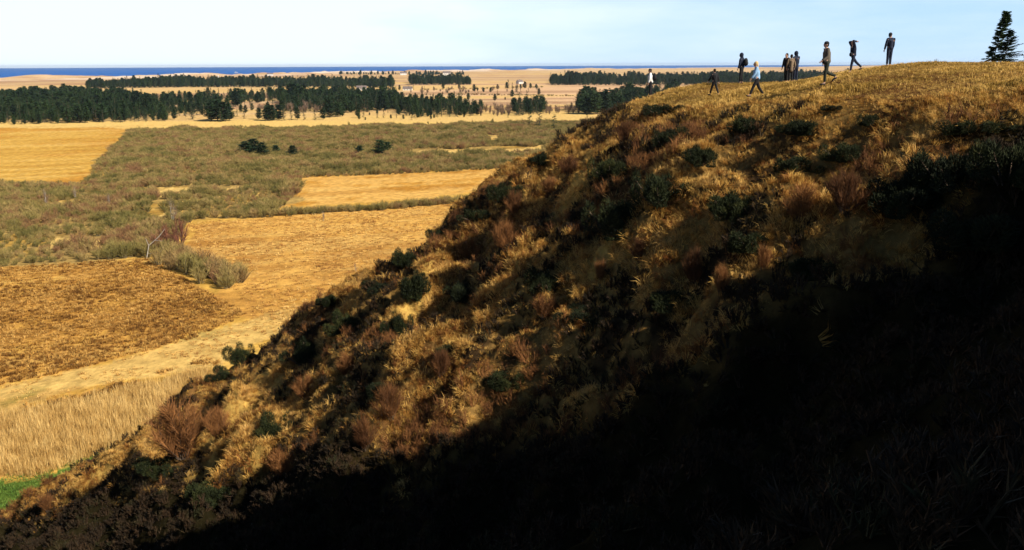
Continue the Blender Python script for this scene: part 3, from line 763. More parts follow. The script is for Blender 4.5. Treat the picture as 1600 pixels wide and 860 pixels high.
for (a, b, h) in [(330, 190, 11), (340, 189, 12), (350, 190, 11), (358, 189, 10), (345, 191, 8), (372, 166, 14), (368, 167, 12), (455, 161, 16), (462, 161, 17), (470, 162, 15), (476, 161, 14),
                  (405, 187, 7), (418, 189, 8.5), (425, 189, 9), (436, 188, 9), (444, 189, 8), (455, 188, 8), (465, 187, 7), (475, 188, 7), (492, 188, 6), (505, 187, 7), (515, 184, 9), (528, 183, 9), (535, 182, 8),
                  (560, 184, 5), (568, 184, 5.5), (590, 185, 5), (600, 185, 5), (620, 185, 3.5)]:
    x_, y_ = plain_pt(a, b); CON.append((x_, y_, h * 1.3, 'edge'))
SPEC = [(385, 248, 6.5, 'rounded dark pine at the left end of the clump in the willow scrub'), (398, 246, 7, 'tallest dark pine in the middle of the clump in the willow scrub'),
        (410, 248, 6, 'dark pine at the right end of the clump in the willow scrub'), (432, 243, 4, 'small dark pine alone right of the pine clump in the scrub'), (458, 246, 4.5, 'small dark pine with a bare stem farther right in the scrub'),
        (562, 241, 3.4, 'small dark pine left of the big round one in the back scrub'), (594, 243, 6.0, 'big round dark pine in the back of the willow scrub'), (606, 242, 5.0, 'dark pine touching the right side of the big round one'),
        (828, 198, 8.5, 'left spruce of the pair on the plain just off the hill skyline'), (843, 199, 10, 'tall middle spruce on the plain just off the hill skyline'), (866, 207, 9, 'separate cone shaped spruce on the plain nearest the hill skyline'),
        (918, 186, 5, 'small dark spruce on the plain peeping over the hill brow')]
con = np.array([(a, b, c) for a, b, c, d in CON]); zones = [d for *_, d in CON]
qx_, qy_, dep_ = to_pix(con[:, 0], con[:, 1], con[:, 2] * 0)
size = con[:, 2] / dep_ * ((qx_ > -5) & (qx_ < 1400))
order = np.argsort(-size)
ZL = {'left': 'dark evergreen tree in the dense belt behind the pale back field at left', 'mid': 'dark evergreen tree in the broken wood across the middle of the plain',
      'edge': 'dark round evergreen in the loose row of small trees on the heath edge', 'right': 'dark pointed spruce in the grove beside the far end of the hill brow',
      'far': 'blue dark tree in the far plantation before the dunes', 'farright': 'blue dark tree in the far plantation behind the walkers'}
def belt_words(px, lo, hi, dep, dmid):
    t = (px - lo) / (hi - lo)
    return ('far left end', 'left part', 'middle', 'right part', 'right end')[int(min(4, max(0, t * 5)))], ('front rows' if dep < dmid else 'back rows')
ZR = {'left': (0, 262, 720, 'behind the left field'), 'mid': (230, 760, 760, 'in the middle distance'), 'right': (880, 1070, 820, 'beside the far hill brow')}
def plant(me, x, y, h, base, nm, label, group, cat='tree', wide=1.0, k=0):
    o = bpy.data.objects.new(nm, me); C.objects.link(o); o.location = (x, y, -.1); s = h / base
    o.scale = (s * wide, s * wide, s); o.rotation_euler = (0, 0, (k * 2.399) % 6.283); tag(o, label, cat, group); return o
for n_, i in enumerate(order[:285]):
    k = int(rng.integers(0, 7)); zn = zones[i]
    if zn == 'edge': k = 4 + n_ % 3
    if zn in ZR:
        a_, b_ = belt_words(qx_[i], ZR[zn][0], ZR[zn][1], dep_[i], ZR[zn][2]); lab = ('dark pointed spruce' if k < 4 else 'dark rounded pine') + ', %s, %s of the belt %s' % (b_, a_, ZR[zn][3])
    else: lab = ZL[zn]
    plant(spr_me[k], con[i, 0], con[i, 1], con[i, 2], 12 if k < 4 else 9, 'evergreen_tree', lab, 'evergreens ' + zn, wide=(1.2 if zn != 'edge' else 1.5), k=n_)
rest = order[285:]
k = rng.integers(0, 7, len(rest)); s = con[rest, 2] / np.where(k < 4, 12, 9)
scatter('distant_wood', spr_me, np.stack([con[rest, 0], con[rest, 1], np.zeros(len(rest)) - .1], 1), np.stack([0 * s, 0 * s, rng.uniform(0, 6.28, len(rest))], 1),
        np.stack([s * 1.15, s * 1.15, s], 1), k, 'far off evergreen woods in dark bands before the dunes', 'wood')
for n_, (a, b, h, l) in enumerate(SPEC):
    x_, y_ = plain_pt(a, b); k = (4 + n_ % 3) if n_ < 8 else (n_ % 4)
    plant(spr_me[k], x_, y_, h * 1.2, 12 if k < 4 else 9, 'evergreen_tree', l, 'single evergreens on the plain', wide=1.9 if n_ < 8 else 1.6, k=n_)
print('conifers', len(con))

# willow scrub
wil_me = [to_mesh('willow', twig_shrub(620, 3.0, 2.2, .045, 420 + k, stems=16), [m_willow, m_wbark]) for k in range(5)]
bare_me = [to_mesh('bare_tree', twig_shrub(260, 8.0, 2.2, .13, 430 + k, stems=7), [m_bare, m_wbark]) for k in range(3)]
sx, sy = sample_poly(SCRUB, poly_count(SCRUB, 1.2), 440)
sx = np.concatenate([sx]); sy = np.concatenate([sy])
qx_, qy_, dep_ = to_pix(sx, sy, sx * 0)
ok = np.ones(len(sx), bool)
for c_ in CLEAR: ok &= ~inpoly(qx_ + 4 * fbm(sx / 9, sy / 9, 3, 2), qy_ + 2 * fbm(sx / 9, sy / 9, 4, 2), c_)
wn = fbm(sx / 28, sy / 28, 445, 3)
ok &= (wn + .5 * fbm(sx / 8, sy / 8, 447, 2) > -1.5) & (qx_ > -60) & (qx_ < 960)
sx, sy, wn = sx[ok], sy[ok], wn[ok]
k = thin(sx, sy, 1.5); sx, sy, wn = sx[k], sy[k], wn[k]
wh = 2.4 + .9 * wn + 1.1 * fbm(sx / 9, sy / 9, 449, 2) + rng.normal(0, .45, len(sx)); wh = np.clip(wh, 1.4, 5.2)
HEDGE = []
def row(p0, p1, n, h, wid, seed):
    r = np.random.default_rng(seed); a = np.array(plain_pt(*p0)); b = np.array(plain_pt(*p1)); d = (b - a) / np.linalg.norm(b - a); nn = np.array([-d[1], d[0]])
    for i in range(n):
        t = (i + r.uniform(.1, .9)) / n; p = a + (b - a) * t + nn * r.normal(0, wid); HEDGE.append((p[0], p[1], h * r.uniform(.7, 1.2)))
row((425, 338), (600, 327), 60, 2.3, 1.3, 1); row((600, 327), (760, 313), 56, 2.5, 1.3, 2)
HED2 = HEDGE; HEDGE = []
row((262, 398), (366, 450), 48, 4.2, 1.7, 3)
HED3 = HEDGE
_, _, dep_ = to_pix(sx, sy, sx * 0); order = np.argsort(dep_)
nearw = order[:200]; farw = order[200:]; wqx, wqy, _ = to_pix(sx, sy, sx * 0)
for n_, i in enumerate(nearw):
    plant(wil_me[n_ % 5], sx[i], sy[i], wh[i], 3.0, 'willow_shrub', '%s bare olive willow at the %s of the scrub bordering the tussock field' % (('low', 'middling', 'tall')[int(wh[i] > 2.0) + int(wh[i] > 2.8)], belt_words(wqx[i], -20, 250, 0, 1)[0]), 'willows in the near scrub', 'shrub', 1.15, n_)
for n_, (a, b, h) in enumerate(HED2):
    plant(wil_me[n_ % 5], a, b, h, 3.0, 'willow_shrub', 'low olive shrub at the %s of the thin hedge between the golden fields' % belt_words(to_pix(a, b, 0)[0], 425, 760, 0, 1)[0], 'shrubs of the field hedge', 'shrub', 1.2, n_)
for n_, (a, b, h) in enumerate(HED3):
    plant(wil_me[n_ % 5], a, b, h, 3.0, 'willow_shrub', 'tall green olive willow in the short row along the field ditch', 'willows along the ditch', 'shrub', 1.0, n_)
scatter('willow_scrub', wil_me, np.stack([sx[farw], sy[farw], 0 * sx[farw] - .1], 1), np.stack([0 * sx[farw], 0 * sx[farw], rng.uniform(0, 6.28, len(farw))], 1),
        np.stack([wh[farw] / 3 * 1.2, wh[farw] / 3 * 1.2, wh[farw] / 3], 1), rng.integers(0, 5, len(farw)), 'wide mass of bare olive willow scrub on the wet plain', 'scrub')
print('willows', len(sx))

# bare deciduous trees in the middle distance
n_ = 0
for (poly, cnt, h, lab, gr) in [([(400, 170), (500, 168), (540, 176), (420, 180)], 26, 9, 'grey bare tree with pale stem at the front of the middle wood', 'bare trees in the middle wood'),
                            ([(740, 175), (800, 172), (800, 181), (745, 184)], 22, 8, 'reddish grey bare tree between the middle wood and the small grove', 'bare trees by the small grove'),
                            ([(850, 174), (905, 170), (905, 178), (852, 180)], 20, 7, 'rust brown bare tree between the small grove and the hill brow', 'bare trees by the hill brow'),
                            ([(625, 140), (790, 138), (840, 136), (790, 146), (650, 150)], 36, 8, 'small bare tree among the far farms', 'bare trees among the far farms')]:
    x_, y_ = sample_poly(poly, cnt * 6, 450 + n_)
    for i in range(min(cnt, len(x_))):
        plant(bare_me[i % 3], x_[i], y_[i], h * rng.uniform(.6, 1.2), 8.0, 'bare_tree', lab, gr, 'tree', 1.2, i)
    n_ += 1
for n_, (p0, p1, cnt, h) in enumerate([((700, 148), (965, 151.5), 60, 2.6), ((660, 141), (850, 137), 30, 3.2)]):
    a = np.array(plain_pt(*p0)); b = np.array(plain_pt(*p1))
    for i in range(cnt):
        p = a + (b - a) * ((i + rng.uniform()) / cnt)
        plant(wil_me[i % 5], p[0], p[1] + rng.normal(0, 3), h * rng.uniform(.6, 1.3), 3.0, 'hedge_shrub', ['brown shrub in the long hedge across the far pink fields', 'brown shrub in the hedge before the far farms'][n_], ['far field hedge', 'far farm hedge'][n_], 'shrub', 2.0, i)
for i, (a, b, h) in enumerate([(502, 199, 3.2), (545, 197, 3.6), (625, 197, 2.2), (650, 196, 2.0), (669, 195, 3.0), (683, 195, 2.8), (738, 193, 3.0), (770, 192, 4.0), (748, 194, 2.0)]):
    x_, y_ = plain_pt(a, b)
    plant(wil_me[i % 5], x_, y_, h, 3.0, 'sapling', 'small lone sapling dotted along the pale strip behind the scrub', 'saplings on the pale strip', 'sapling', .55, i)
pale_me = [to_mesh('pale_birch', twig_shrub(110, 8.0, 2.0, .09, 435 + k, stems=5), [m_bare, m_dead]) for k in range(3)]
for i, (a, b, h, l) in enumerate([(72, 322, 6.5, 'pale stemmed bare birch standing alone in the left scrub'), (118, 312, 5, 'pale stemmed bare birch right of the lone one in the left scrub'), (172, 322, 5, 'thin pale birch near the bottom of the left field corner'),
                                 (270, 350, 8, 'thin pale dead birch over the red brown thicket'), (505, 345, 3.4, 'small bare bush alone at the top of the golden centre field'), (556, 425, 2.6, 'tiny bare bush alone low in the golden centre field')]):
    x_, y_ = plain_pt(a, b)
    plant(pale_me[i % 3], x_, y_, h, 8.0, 'bare_tree', l, 'lone bare trees on the plain', 'tree', .8, i)
# red brown thicket and the fallen pale branch at the ditch corner
m_redb = mat('red_brown_twigs', [(0.3, (0.13, 0.050, 0.030)), (0.7, (0.24, 0.095, 0.055))], scale=.5, rand=.3)
rb_me = [to_mesh('red_brown_thicket', twig_shrub(420, 5.0, 2.4, .06, 460 + k, stems=14), [m_redb, m_bark]) for k in range(2)]
for i, (a, b, h) in enumerate([(258, 390, 7.4), (282, 386, 7.6), (243, 396, 5.0), (272, 394, 5.6)]):
    x_, y_ = plain_pt(a, b); plant(rb_me[i % 2], x_, y_, h, 5.0, 'thicket_shrub', 'red brown bare shrub in the clump at the ditch corner', 'red brown clump at the ditch corner', 'shrub', .9, i)
V_ = []; F_ = []
stick(V_, F_, (0, 0, 0), (.8, 0, 3.0), .17, .13); stick(V_, F_, (.8, 0, 3.0), (3.0, .2, 4.8), .13, .09); stick(V_, F_, (3.0, .2, 4.8), (4.6, .2, 6.6), .09, .04)
stick(V_, F_, (.8, 0, 3.0), (.4, -.2, 4.6), .06, .02); stick(V_, F_, (2.2, .1, 4.1), (4.2, -.3, 4.0), .05, .02); stick(V_, F_, (.3, 0, 1.2), (3.2, -.5, 1.6), .06, .03); stick(V_, F_, (3.2, -.5, 1.6), (4.3, -.5, 3.0), .03, .015)
x_, y_ = plain_pt(229, 405); dead = ob('dead_tree', to_mesh('dead_tree', (np.array(V_), np.array(F_), np.zeros(len(F_), int)), [m_dead]), []); dead.location = (x_, y_, -.05)
tag(dead, 'pale leaning dead tree with bare forked limbs at the ditch corner', 'tree')

# tussocks, reeds and green grass of the near plain
def field_stuff(name, poly, per, protos, smin, smax, label, cat, seed, noise=None, cut=-9):
    x, y = sample_poly(poly, poly_count(poly, per), seed)
    if noise: k = fbm(x / noise, y / noise, seed, 3) > cut; x, y = x[k], y[k]
    qx_, qy_, _ = to_pix(x, y, x * 0); k = (qx_ > -60) & (qx_ < 1000) & (hill_h(x, y) < .6); x, y = x[k], y[k]
    r = np.random.default_rng(seed); n = len(x); s = r.uniform(smin, smax, n)
    scatter(name, protos, np.stack([x, y, 0 * x - .03], 1), np.stack([r.normal(0, .1, n), r.normal(0, .1, n), r.uniform(0, 6.28, n)], 1), np.stack([s, s, s * r.uniform(.7, 1.2, n)], 1), r.integers(0, len(protos), n), label, cat)
    print(name, n)
m_field = mat('golden_field_grass', [(0.3, (0.24, 0.105, 0.025)), (0.46, (0.45, 0.235, 0.055)), (0.6, (0.58, 0.35, 0.095)), (0.8, (0.60, 0.40, 0.14))], scale=0.10, rand=0.45)
tus = [to_mesh('tussock', blades(22, .55, .30, .05, lean=.8, seed=470 + k), [m_tuss]) for k in range(3)]
tusb = [to_mesh('field_tuft', blades(14, .35, .35, .06, lean=1.0, seed=475 + k), [m_field]) for k in range(3)]
reed = [to_mesh('reed', blades(14, 1.7, .45, .035, lean=.22, seed=480 + k, up=.5), [m_reed]) for k in range(4)]
grn = [to_mesh('green_tuft', blades(14, .3, .3, .04, lean=.8, seed=485 + k), [m_green]) for k in range(2)]
field_stuff('tussock_field', LEFTF, .30, tus, .45, 1.3, 'tussocky brown gold grass covering the left field', 'grass', 491)
field_stuff('centre_field_grass', CENT, .9, tusb, .6, 1.3, 'short golden grass covering the centre field', 'grass', 492)
field_stuff('track_side_tussocks', [(-80, 665), (0, 645), (120, 620), (330, 560), (350, 572), (320, 590), (120, 632), (0, 655), (-80, 680)], .25, tus, .6, 1.5, 'row of brown tussocks between the pale track and the reeds', 'grass', 493, 3, -.1)
field_stuff('track_grass', PATH, .5, tusb, .3, .9, 'short pale grass on the mown track below the left field', 'grass', 496, 4, -.3)
field_stuff('reed_bed', [(-120, 690), (0, 655), (120, 634), (310, 585), (360, 585), (270, 640), (215, 690), (150, 712), (60, 746), (0, 746), (-120, 740)], .085, reed, .35, 1.15, 'tall pale dry reeds at the foot of the hill', 'reeds', 494)
field_stuff('green_grass', [(-120, 728), (0, 740), (60, 742), (160, 706), (230, 645), (290, 650), (120, 800), (-120, 880)], .12, grn, .6, 1.4, 'fresh green grass at the foot of the slope', 'grass', 495, 3, -.5)

#---PART4---
# ------------------------------------------------------------------ far farms and the boat
m_white = mat('white_plaster', [(0.3, (0.52, 0.49, 0.45)), (0.7, (0.60, 0.57, 0.53))], scale=.5)
m_roof = mat('grey_roof', [(0.3, (0.10, 0.08, 0.075)), (0.7, (0.16, 0.13, 0.12))], scale=.5)
m_dark = mat('dark_glass', [(0.3, (0.02, 0.025, 0.03)), (0.7, (0.03, 0.035, 0.04))], scale=.5, rough=.2)
def box(V, F_, x0, x1, y0, y1, z0, z1):
    b = len(V); V += [(x0, y0, z0), (x1, y0, z0), (x1, y1, z0), (x0, y1, z0), (x0, y0, z1), (x1, y0, z1), (x1, y1, z1), (x0, y1, z1)]
    for q in ((0, 3, 2, 1), (4, 5, 6, 7), (0, 1, 5, 4), (1, 2, 6, 5), (2, 3, 7, 6), (3, 0, 4, 7)): F_.append(tuple(b + i for i in q))
def qmesh(name, V, F_, m):
    me = bpy.data.meshes.new(name); me.from_pydata([tuple(map(float, v)) for v in V], [], F_); me.update(); me.materials.append(m); return me
def house(px, py, L, W, H, rz, label, chim=True):
    x, y = plain_pt(px, py); root = empty('farmhouse', (x, y, 0), rz)
    V = []; F_ = []; box(V, F_, -L / 2, L / 2, -W / 2, W / 2, 0, H)
    b = len(V); V += [(-L / 2, -W / 2, H), (-L / 2, W / 2, H), (-L / 2, 0, H + W * .45), (L / 2, -W / 2, H), (L / 2, W / 2, H), (L / 2, 0, H + W * .45)]; F_ += [(b, b + 1, b + 2), (b + 3, b + 5, b + 4)]
    ob('wall', qmesh('wall', V, F_, m_white), [], root)
    e = .4; V = [(-L / 2 - e, -W / 2 - e, H - .2), (L / 2 + e, -W / 2 - e, H - .2), (L / 2 + e, 0, H + W * .5), (-L / 2 - e, 0, H + W * .5), (L / 2 + e, W / 2 + e, H - .2), (-L / 2 - e, W / 2 + e, H - .2)]
    V += [(a, b_, c + .25) for a, b_, c in V]
    F_ = [(6, 7, 8, 9), (9, 8, 10, 11), (0, 3, 2, 1), (3, 5, 4, 2), (0, 1, 7, 6), (1, 2, 8, 7), (2, 4, 10, 8), (4, 5, 11, 10), (5, 3, 9, 11), (3, 0, 6, 9)]
    rf = ob('roof', qmesh('roof', V, F_, m_roof), [], root)
    if chim: V = []; F_ = []; box(V, F_, -.4, .4, -.4, .4, H + W * .3, H + W * .5 + 1.2); ob('chimney', qmesh('chimney', V, F_, m_roof), [], rf)
    for i in range(3):
        V = []; F_ = []; cx = (i - 1) * L * .3; box(V, F_, cx - .6, cx + .6, -W / 2 - .06, -W / 2 + .05, H * .35, H * .8); ob('window', qmesh('window', V, F_, m_dark), [], root)
    tag(root, label, 'house', 'white farms on the far plain')
house(812, 131, 16, 8, 4, .9, 'white gabled farmhouse in the hedge before the far right plantation')
house(565, 141.5, 16, 8, 3.5, .2, 'low white house in the middle wood under the far plantation')
house(637, 141.5, 15, 7, 2.8, 0, 'long white barn at the right end of the far plantation', False)
house(630, 117.5, 26, 12, 7, .3, 'white house by the dunes near the small dark copse')
house(698, 118, 30, 14, 9, .1, 'larger white house by the dunes right of the small copse')
house(422, 118.6, 24, 10, 6, .2, 'tiny white house on the dune edge above the plantation')
# silo
x_, y_ = plain_pt(342, 129); bm = bmesh.new(); bmesh.ops.create_cone(bm, cap_ends=True, segments=16, radius1=2.6, radius2=2.6, depth=15, matrix=Matrix.Translation((0, 0, 7.5)))
bmesh.ops.create_cone(bm, cap_ends=True, segments=16, radius1=2.9, radius2=.3, depth=1.6, matrix=Matrix.Translation((0, 0, 15.8)))
me = bpy.data.meshes.new('silo'); bm.to_mesh(me); bm.free(); o = ob('silo', me, m_white); o.location = (x_, y_, 0); tag(o, 'pale upright silo rising out of the far plantation at left', 'silo')
# boat
x_, y_ = plain_pt(369, 114.0, -.9); root = empty('fishing_boat', (x_, y_, -.9), 0.1)
V = []; F_ = []
secs = [(-10, 2.2, 1.6), (-5, 2.8, 1.5), (2, 2.8, 1.8), (7, 1.8, 2.5), (10.5, .15, 3.4)]
for (a, b, c) in secs: V += [(a, -b * .6, -.5), (a, -b, c), (a, b, c), (a, b * .6, -.5)]
for i in range(4):
    q = 4 * i
    for j in range(4): F_.append((q + j, q + (j + 1) % 4, q + 4 + (j + 1) % 4, q + 4 + j))
F_ += [(0, 3, 2, 1), (16, 17, 18, 19)]
ob('hull', qmesh('hull', V, F_, m_white), [], root)
V = []; F_ = []; box(V, F_, -7, -1.5, -1.8, 1.8, 1.5, 5.0); box(V, F_, -6.4, -2.2, -1.5, 1.5, 5.0, 6.4); ob('cabin', qmesh('cabin', V, F_, m_white), [], root)
V = []; F_ = []; box(V, F_, 2, 2.25, -.12, .12, 1.6, 9); ob('mast', qmesh('mast', V, F_, m_white), [], root)
tag(root, 'tiny white boat out on the blue sea', 'boat')

# ------------------------------------------------------------------ people
m_skin = mat('skin', [(0.3, (0.42, 0.25, 0.18)), (0.7, (0.50, 0.31, 0.23))], scale=8, rough=.6)
def cloth(name, c): return mat(name, [(0.3, tuple(v * .8 for v in c)), (0.7, tuple(min(1, v * 1.2) for v in c))], scale=9, bump=.006, bscale=25)
m_navy = cloth('navy_cloth', (.012, .017, .035)); m_black = cloth('black_cloth', (.012, .012, .014)); m_grey = cloth('grey_brown_cloth', (.10, .085, .065))
m_blue = cloth('pale_blue_cloth', (.20, .34, .52)); m_offw = cloth('white_cloth', (.62, .62, .60)); m_olive = cloth('dark_olive_cloth', (.022, .026, .018)); m_tan = cloth('tan_cloth', (.16, .115, .075))
m_hairb = mat('blonde_hair', [(0.3, (.42, .28, .12)), (0.7, (.58, .42, .2))], scale=20); m_haird = mat('dark_hair', [(0.3, (.015, .011, .008)), (0.7, (.03, .02, .014))], scale=20)

def skin_mesh(name, pts, edges, radii, m, root=0, lv=2):
    me = bpy.data.meshes.new(name); me.from_pydata([tuple(p) for p in pts], edges, []); me.update()
    o = bpy.data.objects.new(name, me); C.objects.link(o)
    sk = o.modifiers.new('skin', 'SKIN'); sk.use_smooth_shade = True
    for i, v in enumerate(me.skin_vertices[0].data):
        r = radii[i]; v.radius = r if isinstance(r, tuple) else (r, r); v.use_root = (i == root)
    s = o.modifiers.new('sub', 'SUBSURF'); s.levels = lv; s.render_levels = lv
    dg = bpy.context.evaluated_depsgraph_get(); ev = o.evaluated_get(dg); nm = bpy.data.meshes.new_from_object(ev)
    nm.materials.clear(); nm.materials.append(m); nm.polygons.foreach_set('use_smooth', [True] * len(nm.polygons))
    bpy.data.objects.remove(o); bpy.data.meshes.remove(me); nm.name = name
    return nm

def ball(bm, c, s, seg=12, rz=0):
    M = Matrix.Translation(c) @ Matrix.Rotation(rz, 4, 'Y') @ Matrix.Diagonal((*s, 1)); return bmesh.ops.create_uvsphere(bm, u_segments=seg, v_segments=seg - 3, radius=1, matrix=M)['verts']

def limb(p, a, L): return np.array([p[0] + math.sin(a) * L, p[1], p[2] - math.cos(a) * L])

def person(px, dist, height, face, label, legs, arms, jacket, trousers, hair, extras=(), coat=False, dz=0.0, headturn=0.0, lean=.03):
    """faces local +X. legs: ((thigh, knee), (thigh, knee)) forward swing in degrees; arms: ((upper, bend, out), ...)"""
    v = pix_ray(px, 120); t = dist / v[1]; x, y = v[0] * t, v[1] * t
    S = height / 1.75
    P = {}
    hip = np.array([0, 0, .93])
    low = []
    for s_, (th, kn) in zip((1, -1), legs):
        h = hip + (0, .085 * s_, -.02); k = limb(h, R(th), .43); a = limb(k, R(th - kn), .42); low.append(a[2]); P['h', s_], P['k', s_], P['a', s_] = h, k, a
        f = R(th - kn) * .7; P['t', s_] = a + np.array([math.cos(f) * .17, 0.02 * s_, -.055 + math.sin(f) * .17]); P['e', s_] = a + np.array([-.045 * math.cos(f), 0, -.06])
    off = -(min(low) - .075)
    ch = np.array([lean, 0, 1.34]); nk = np.array([lean * 1.5, 0, 1.49]); hd = np.array([lean * 1.8 + .015, 0, 1.62])
    for s_, (up, bd, ou) in zip((1, -1), arms):
        sh = np.array([lean, .185 * s_, 1.415]); el = limb(sh, R(up), .29); el[1] += s_ * .29 * math.sin(R(ou)); wr = limb(el, R(up + bd), .26)
        if bd > 100: wr[1] = .08 * s_
        hn = wr + (wr - el) / .26 * .07; P['s', s_], P['l', s_], P['w', s_], P['n', s_] = sh, el, wr, hn
    root = empty('person', (0, 0, 0), face)
    # body: one continuous figure
    pts = [hip, hip + (lean * .4, 0, .16), ch, nk, hd - (0, 0, .06)]; ed = [(0, 1), (1, 2), (2, 3), (3, 4)]; rd = [(.11, .14), (.10, .13), (.105, .155), (.055, .055), (.06, .06)]
    for s_ in (1, -1):
        b = len(pts); pts += [P['h', s_], P['k', s_], P['a', s_], P['t', s_]]; ed += [(0, b), (b, b + 1), (b + 1, b + 2), (b + 2, b + 3)]; rd += [.085, .056, .038, .03]
        b = len(pts); pts += [P['s', s_], P['l', s_], P['w', s_], P['n', s_]]; ed += [(2, b), (b, b + 1), (b + 1, b + 2), (b + 2, b + 3)]; rd += [.052, .04, .028, (.014, .036)]
    bme = skin_mesh('body', pts, ed, rd, m_skin, lv=1)
    bm = bmesh.new(); bm.from_mesh(bme)
    HR = Matrix.Rotation(headturn, 4, 'Z')
    n0 = set(bm.verts)
    ball(bm, hd, (.098, .076, .122)); ball(bm, hd + (.03, 0, -.06), (.06, .055, .06)); ball(bm, hd + (.102, 0, -.012), (.022, .014, .026), 8)
    for s_ in (1, -1):
        ball(bm, hd + (0, .078 * s_, -.01), (.022, .010, .032), 8); ball(bm, hd + (.083, .032 * s_, .018), (.012, .014, .009), 8)
    ball(bm, hd + (.088, 0, -.058), (.012, .025, .007), 8)
    hv = [q for q in bm.verts if q not in n0]; bmesh.ops.rotate(bm, cent=Vector(hd), matrix=HR.to_3x3(), verts=hv)
    for s_ in (1, -1):                       # five fingers on each hand
        w_, n_ = P['w', s_], P['n', s_]; d = (n_ - w_); d /= np.linalg.norm(d); fw = np.array([d[2], 0, -d[0]]) * -1
        for j, (o_, L) in enumerate([(-.027, .062), (-.009, .076), (.009, .082), (.027, .072)]):
            p0 = n_ + fw * o_; p1 = p0 + d * L * .55 ; p2 = p1 + d * L * .4 + np.array([0, -s_ * .02, 0])
            for a, b, r0, r1 in ((p0 - d * .02, p1, .0095, .0085), (p1, p2, .0085, .006)):
                V_ = []; F_ = []; stick(V_, F_, a, b, r0, r1); vs = [bm.verts.new(Vector(q)) for q in V_]; [bm.faces.new([vs[i] for i in f]) for f in F_]
        V_ = []; F_ = []; stick(V_, F_, w_ + d * .03 + fw * .025, w_ + d * .075 + fw * .06, .011, .008); vs = [bm.verts.new(Vector(q)) for q in V_]; [bm.faces.new([vs[i] for i in f]) for f in F_]
    for f in bm.faces: f.smooth = True
    bm.to_mesh(bme); bm.free()
    parts = [('body', bme)]
    # jacket
    hem = hip + (0, 0, -.10 if not coat else -.32)
    pts = [ch - (lean * .3, 0, .17), hem, ch, nk + (0, 0, .01)]; ed = [(0, 1), (0, 2), (2, 3)]; rd = [(.135, .175), (.15, .19), (.135, .19), (.075, .08)]
    for s_ in (1, -1):
        b = len(pts); pts += [P['s', s_], P['l', s_], P['w', s_]]; ed += [(2, b), (b, b + 1), (b + 1, b + 2)]; rd += [.082, .066, .05]
    parts.append(('jacket', skin_mesh('jacket', pts, ed, rd, jacket, lv=2)))
    # trousers
    pts = [hip + (0, 0, .08), hip]; ed = [(0, 1)]; rd = [(.12, .155), (.125, .16)]
    for s_ in (1, -1):
        b = len(pts); pts += [P['h', s_] - (0, 0, .06), P['k', s_], P['a', s_] + (0, 0, .03)]; ed += [(1, b), (b, b + 1), (b + 1, b + 2)]; rd += [.10, .074, .058]
    parts.append(('trousers', skin_mesh('trousers', pts, ed, rd, trousers, root=1, lv=2)))
    for s_ in (1, -1):
        parts.append(('shoe', skin_mesh('shoe', [P['e', s_], P['a', s_] + (.02, 0, -.03), P['t', s_] + (.03, 0, -.0)], [(0, 1), (1, 2)], [.045, .052, .036], m_black, root=1, lv=1)))
    bm = bmesh.new(); hvs = []
    if hair == 'hood': ball(bm, hd + (-.02, 0, .03), (.125, .11, .14)); ball(bm, hd + (-.05, 0, -.1), (.10, .10, .07))
    elif hair == 'hat': ball(bm, hd + (-.012, 0, .05), (.112, .092, .095)); ball(bm, hd + (-.03, 0, -.02), (.085, .085, .08))
    elif hair == 'long': ball(bm, hd + (-.025, 0, .03), (.105, .092, .11)); ball(bm, hd + (-.09, 0, -.12), (.05, .075, .16)); ball(bm, hd + (-.10, 0, -.26), (.035, .055, .12))
    else: ball(bm, hd + (-.022, 0, .03), (.103, .088, .108)); ball(bm, hd + (-.06, 0, -.04), (.05, .075, .07))
    bmesh.ops.rotate(bm, cent=Vector(hd), matrix=HR.to_3x3(), verts=bm.verts[:])
    for f in bm.faces: f.smooth = True
    me = bpy.data.meshes.new('hair'); bm.to_mesh(me); bm.free()
    me.materials.append({'hood': jacket, 'hat': m_black, 'long': m_hairb}.get(hair, m_haird)); parts.append(({'hood': 'hood', 'hat': 'hat'}.get(hair, 'hair'), me))
    for ex in extras:
        bm = bmesh.new()
        if ex == 'pack':
            ball(bm, np.array([-.23, 0, 1.24]), (.12, .155, .24)); ball(bm, np.array([-.30, 0, 1.16]), (.07, .11, .12)); nm, mm = 'backpack', m_black
        else:
            ball(bm, np.array([.17, .10, .98]), (.09, .10, .12)); ball(bm, np.array([.15, .04, 1.08]), (.03, .05, .10)); nm, mm = 'shoulder_bag', m_black
        for f in bm.faces: f.smooth = True
        me = bpy.data.meshes.new(nm); bm.to_mesh(me); bm.free(); me.materials.append(mm); parts.append((nm, me))
    for nm, me in parts:
        me.transform(Matrix.Translation((0, 0, off))); ob(nm, me, [], root)
    z = float(hill_h(np.array([x]), np.array([y]))[0])
    root.location = (x, y, z + .01 + dz); root.scale = (S, S, S)
    tag(root, label, 'person', 'walkers on the hilltop')
    q = to_pix(x, y, z); q2 = to_pix(x, y, z + height); print('person', px, 'feet', round(float(q[1])), 'head', round(float(q2[1])))

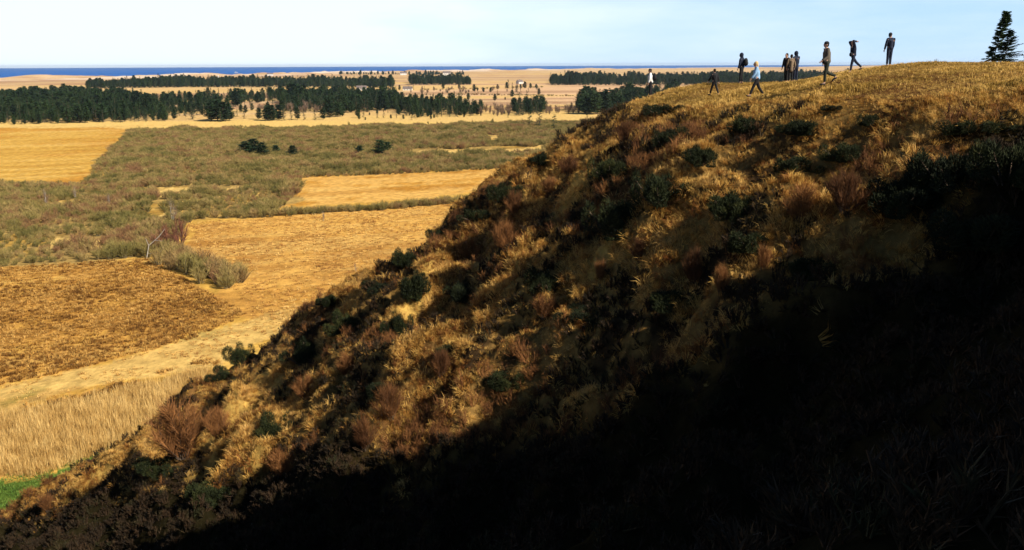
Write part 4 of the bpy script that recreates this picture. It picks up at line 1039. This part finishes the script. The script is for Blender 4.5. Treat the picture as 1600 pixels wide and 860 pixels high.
LEFT = math.pi; REST = ((4, 12, 12), (2, 14, 12)); WALK = ((24, 18, 10), (-24, 14, 10))
person(1017, 53, 1.72, LEFT - .2, 'person in a white top with dark backpack standing at the brow end', ((3, 4), (-4, 3)), REST, m_offw, m_black, 'hat', ('pack',))
person(1117, 46, 1.45, math.pi / 2 + .5, 'small all black figure striding with legs apart on the grass', ((22, 6), (-20, 6)), WALK, m_black, m_black, 'short')
person(1158, 51, 1.78, LEFT - .6, 'dark figure with a pack behind the brow, left of the woman in blue', ((2, 3), (-2, 3)), REST, m_navy, m_black, 'hood', ('pack',))
person(1183, 40.5, 1.70, LEFT - .1, 'woman in a pale blue jacket and black leggings with long blonde hair walking left', ((24, 6), (-18, 16)), ((20, 16, 10), (-18, 14, 10)), m_blue, m_black, 'long', lean=.05)
person(1228, 51, 1.72, LEFT + .5, 'dark figure at the left of the huddle of three', ((2, 2), (-2, 2)), REST, m_black, m_black, 'short')
person(1235, 50.4, 1.62, math.pi / 2, 'shorter figure in a brown coat in the middle of the huddle of three', ((2, 2), (-2, 2)), REST, m_tan, m_black, 'short', coat=True)
person(1242.5, 50.8, 1.78, 2.2, 'figure in a navy coat at the right of the huddle of three', ((2, 2), (-2, 2)), REST, m_navy, m_navy, 'hood', coat=True)
person(1290, 35.5, 1.76, LEFT, 'man in a grey brown jacket striding left with his rear foot lifted', ((8, 8), (-10, 58)), ((6, 48, 12), (-22, 44, 14)), m_grey, m_olive, 'hat', ('bag',), lean=.04)
person(1330, 47, 1.76, LEFT, 'walker in navy with both arms raised to the head and a waist bag', ((10, 6), (-34, 14)), ((150, 118, 24), (150, 122, 24)), m_navy, m_navy, 'short', ('bag',))
person(1386, 46.5, 1.78, math.pi / 2 + .3, 'tall figure in dark navy standing still, rightmost of the walkers', ((1, 1), (-1, 1)), REST, m_navy, m_navy, 'hat', coat=False, headturn=-1.2)

# ------------------------------------------------------------------ haze
V = []; F_ = []; box(V, F_, -27000, 27000, -27000, 27000, -3, 62)
hz_m = bpy.data.materials.new('haze_air'); hz_m.use_nodes = True; t = hz_m.node_tree; t.nodes.clear()
vo = t.nodes.new('ShaderNodeOutputMaterial'); pv = t.nodes.new('ShaderNodeVolumePrincipled'); pv.inputs['Color'].default_value = (.66, .81, 1, 1); pv.inputs['Density'].default_value = 2.6e-5; pv.inputs['Anisotropy'].default_value = .2
t.links.new(pv.outputs[0], vo.inputs['Volume'])
hz = ob('haze', qmesh('haze', V, F_, hz_m), []); tag(hz, kind='stuff')
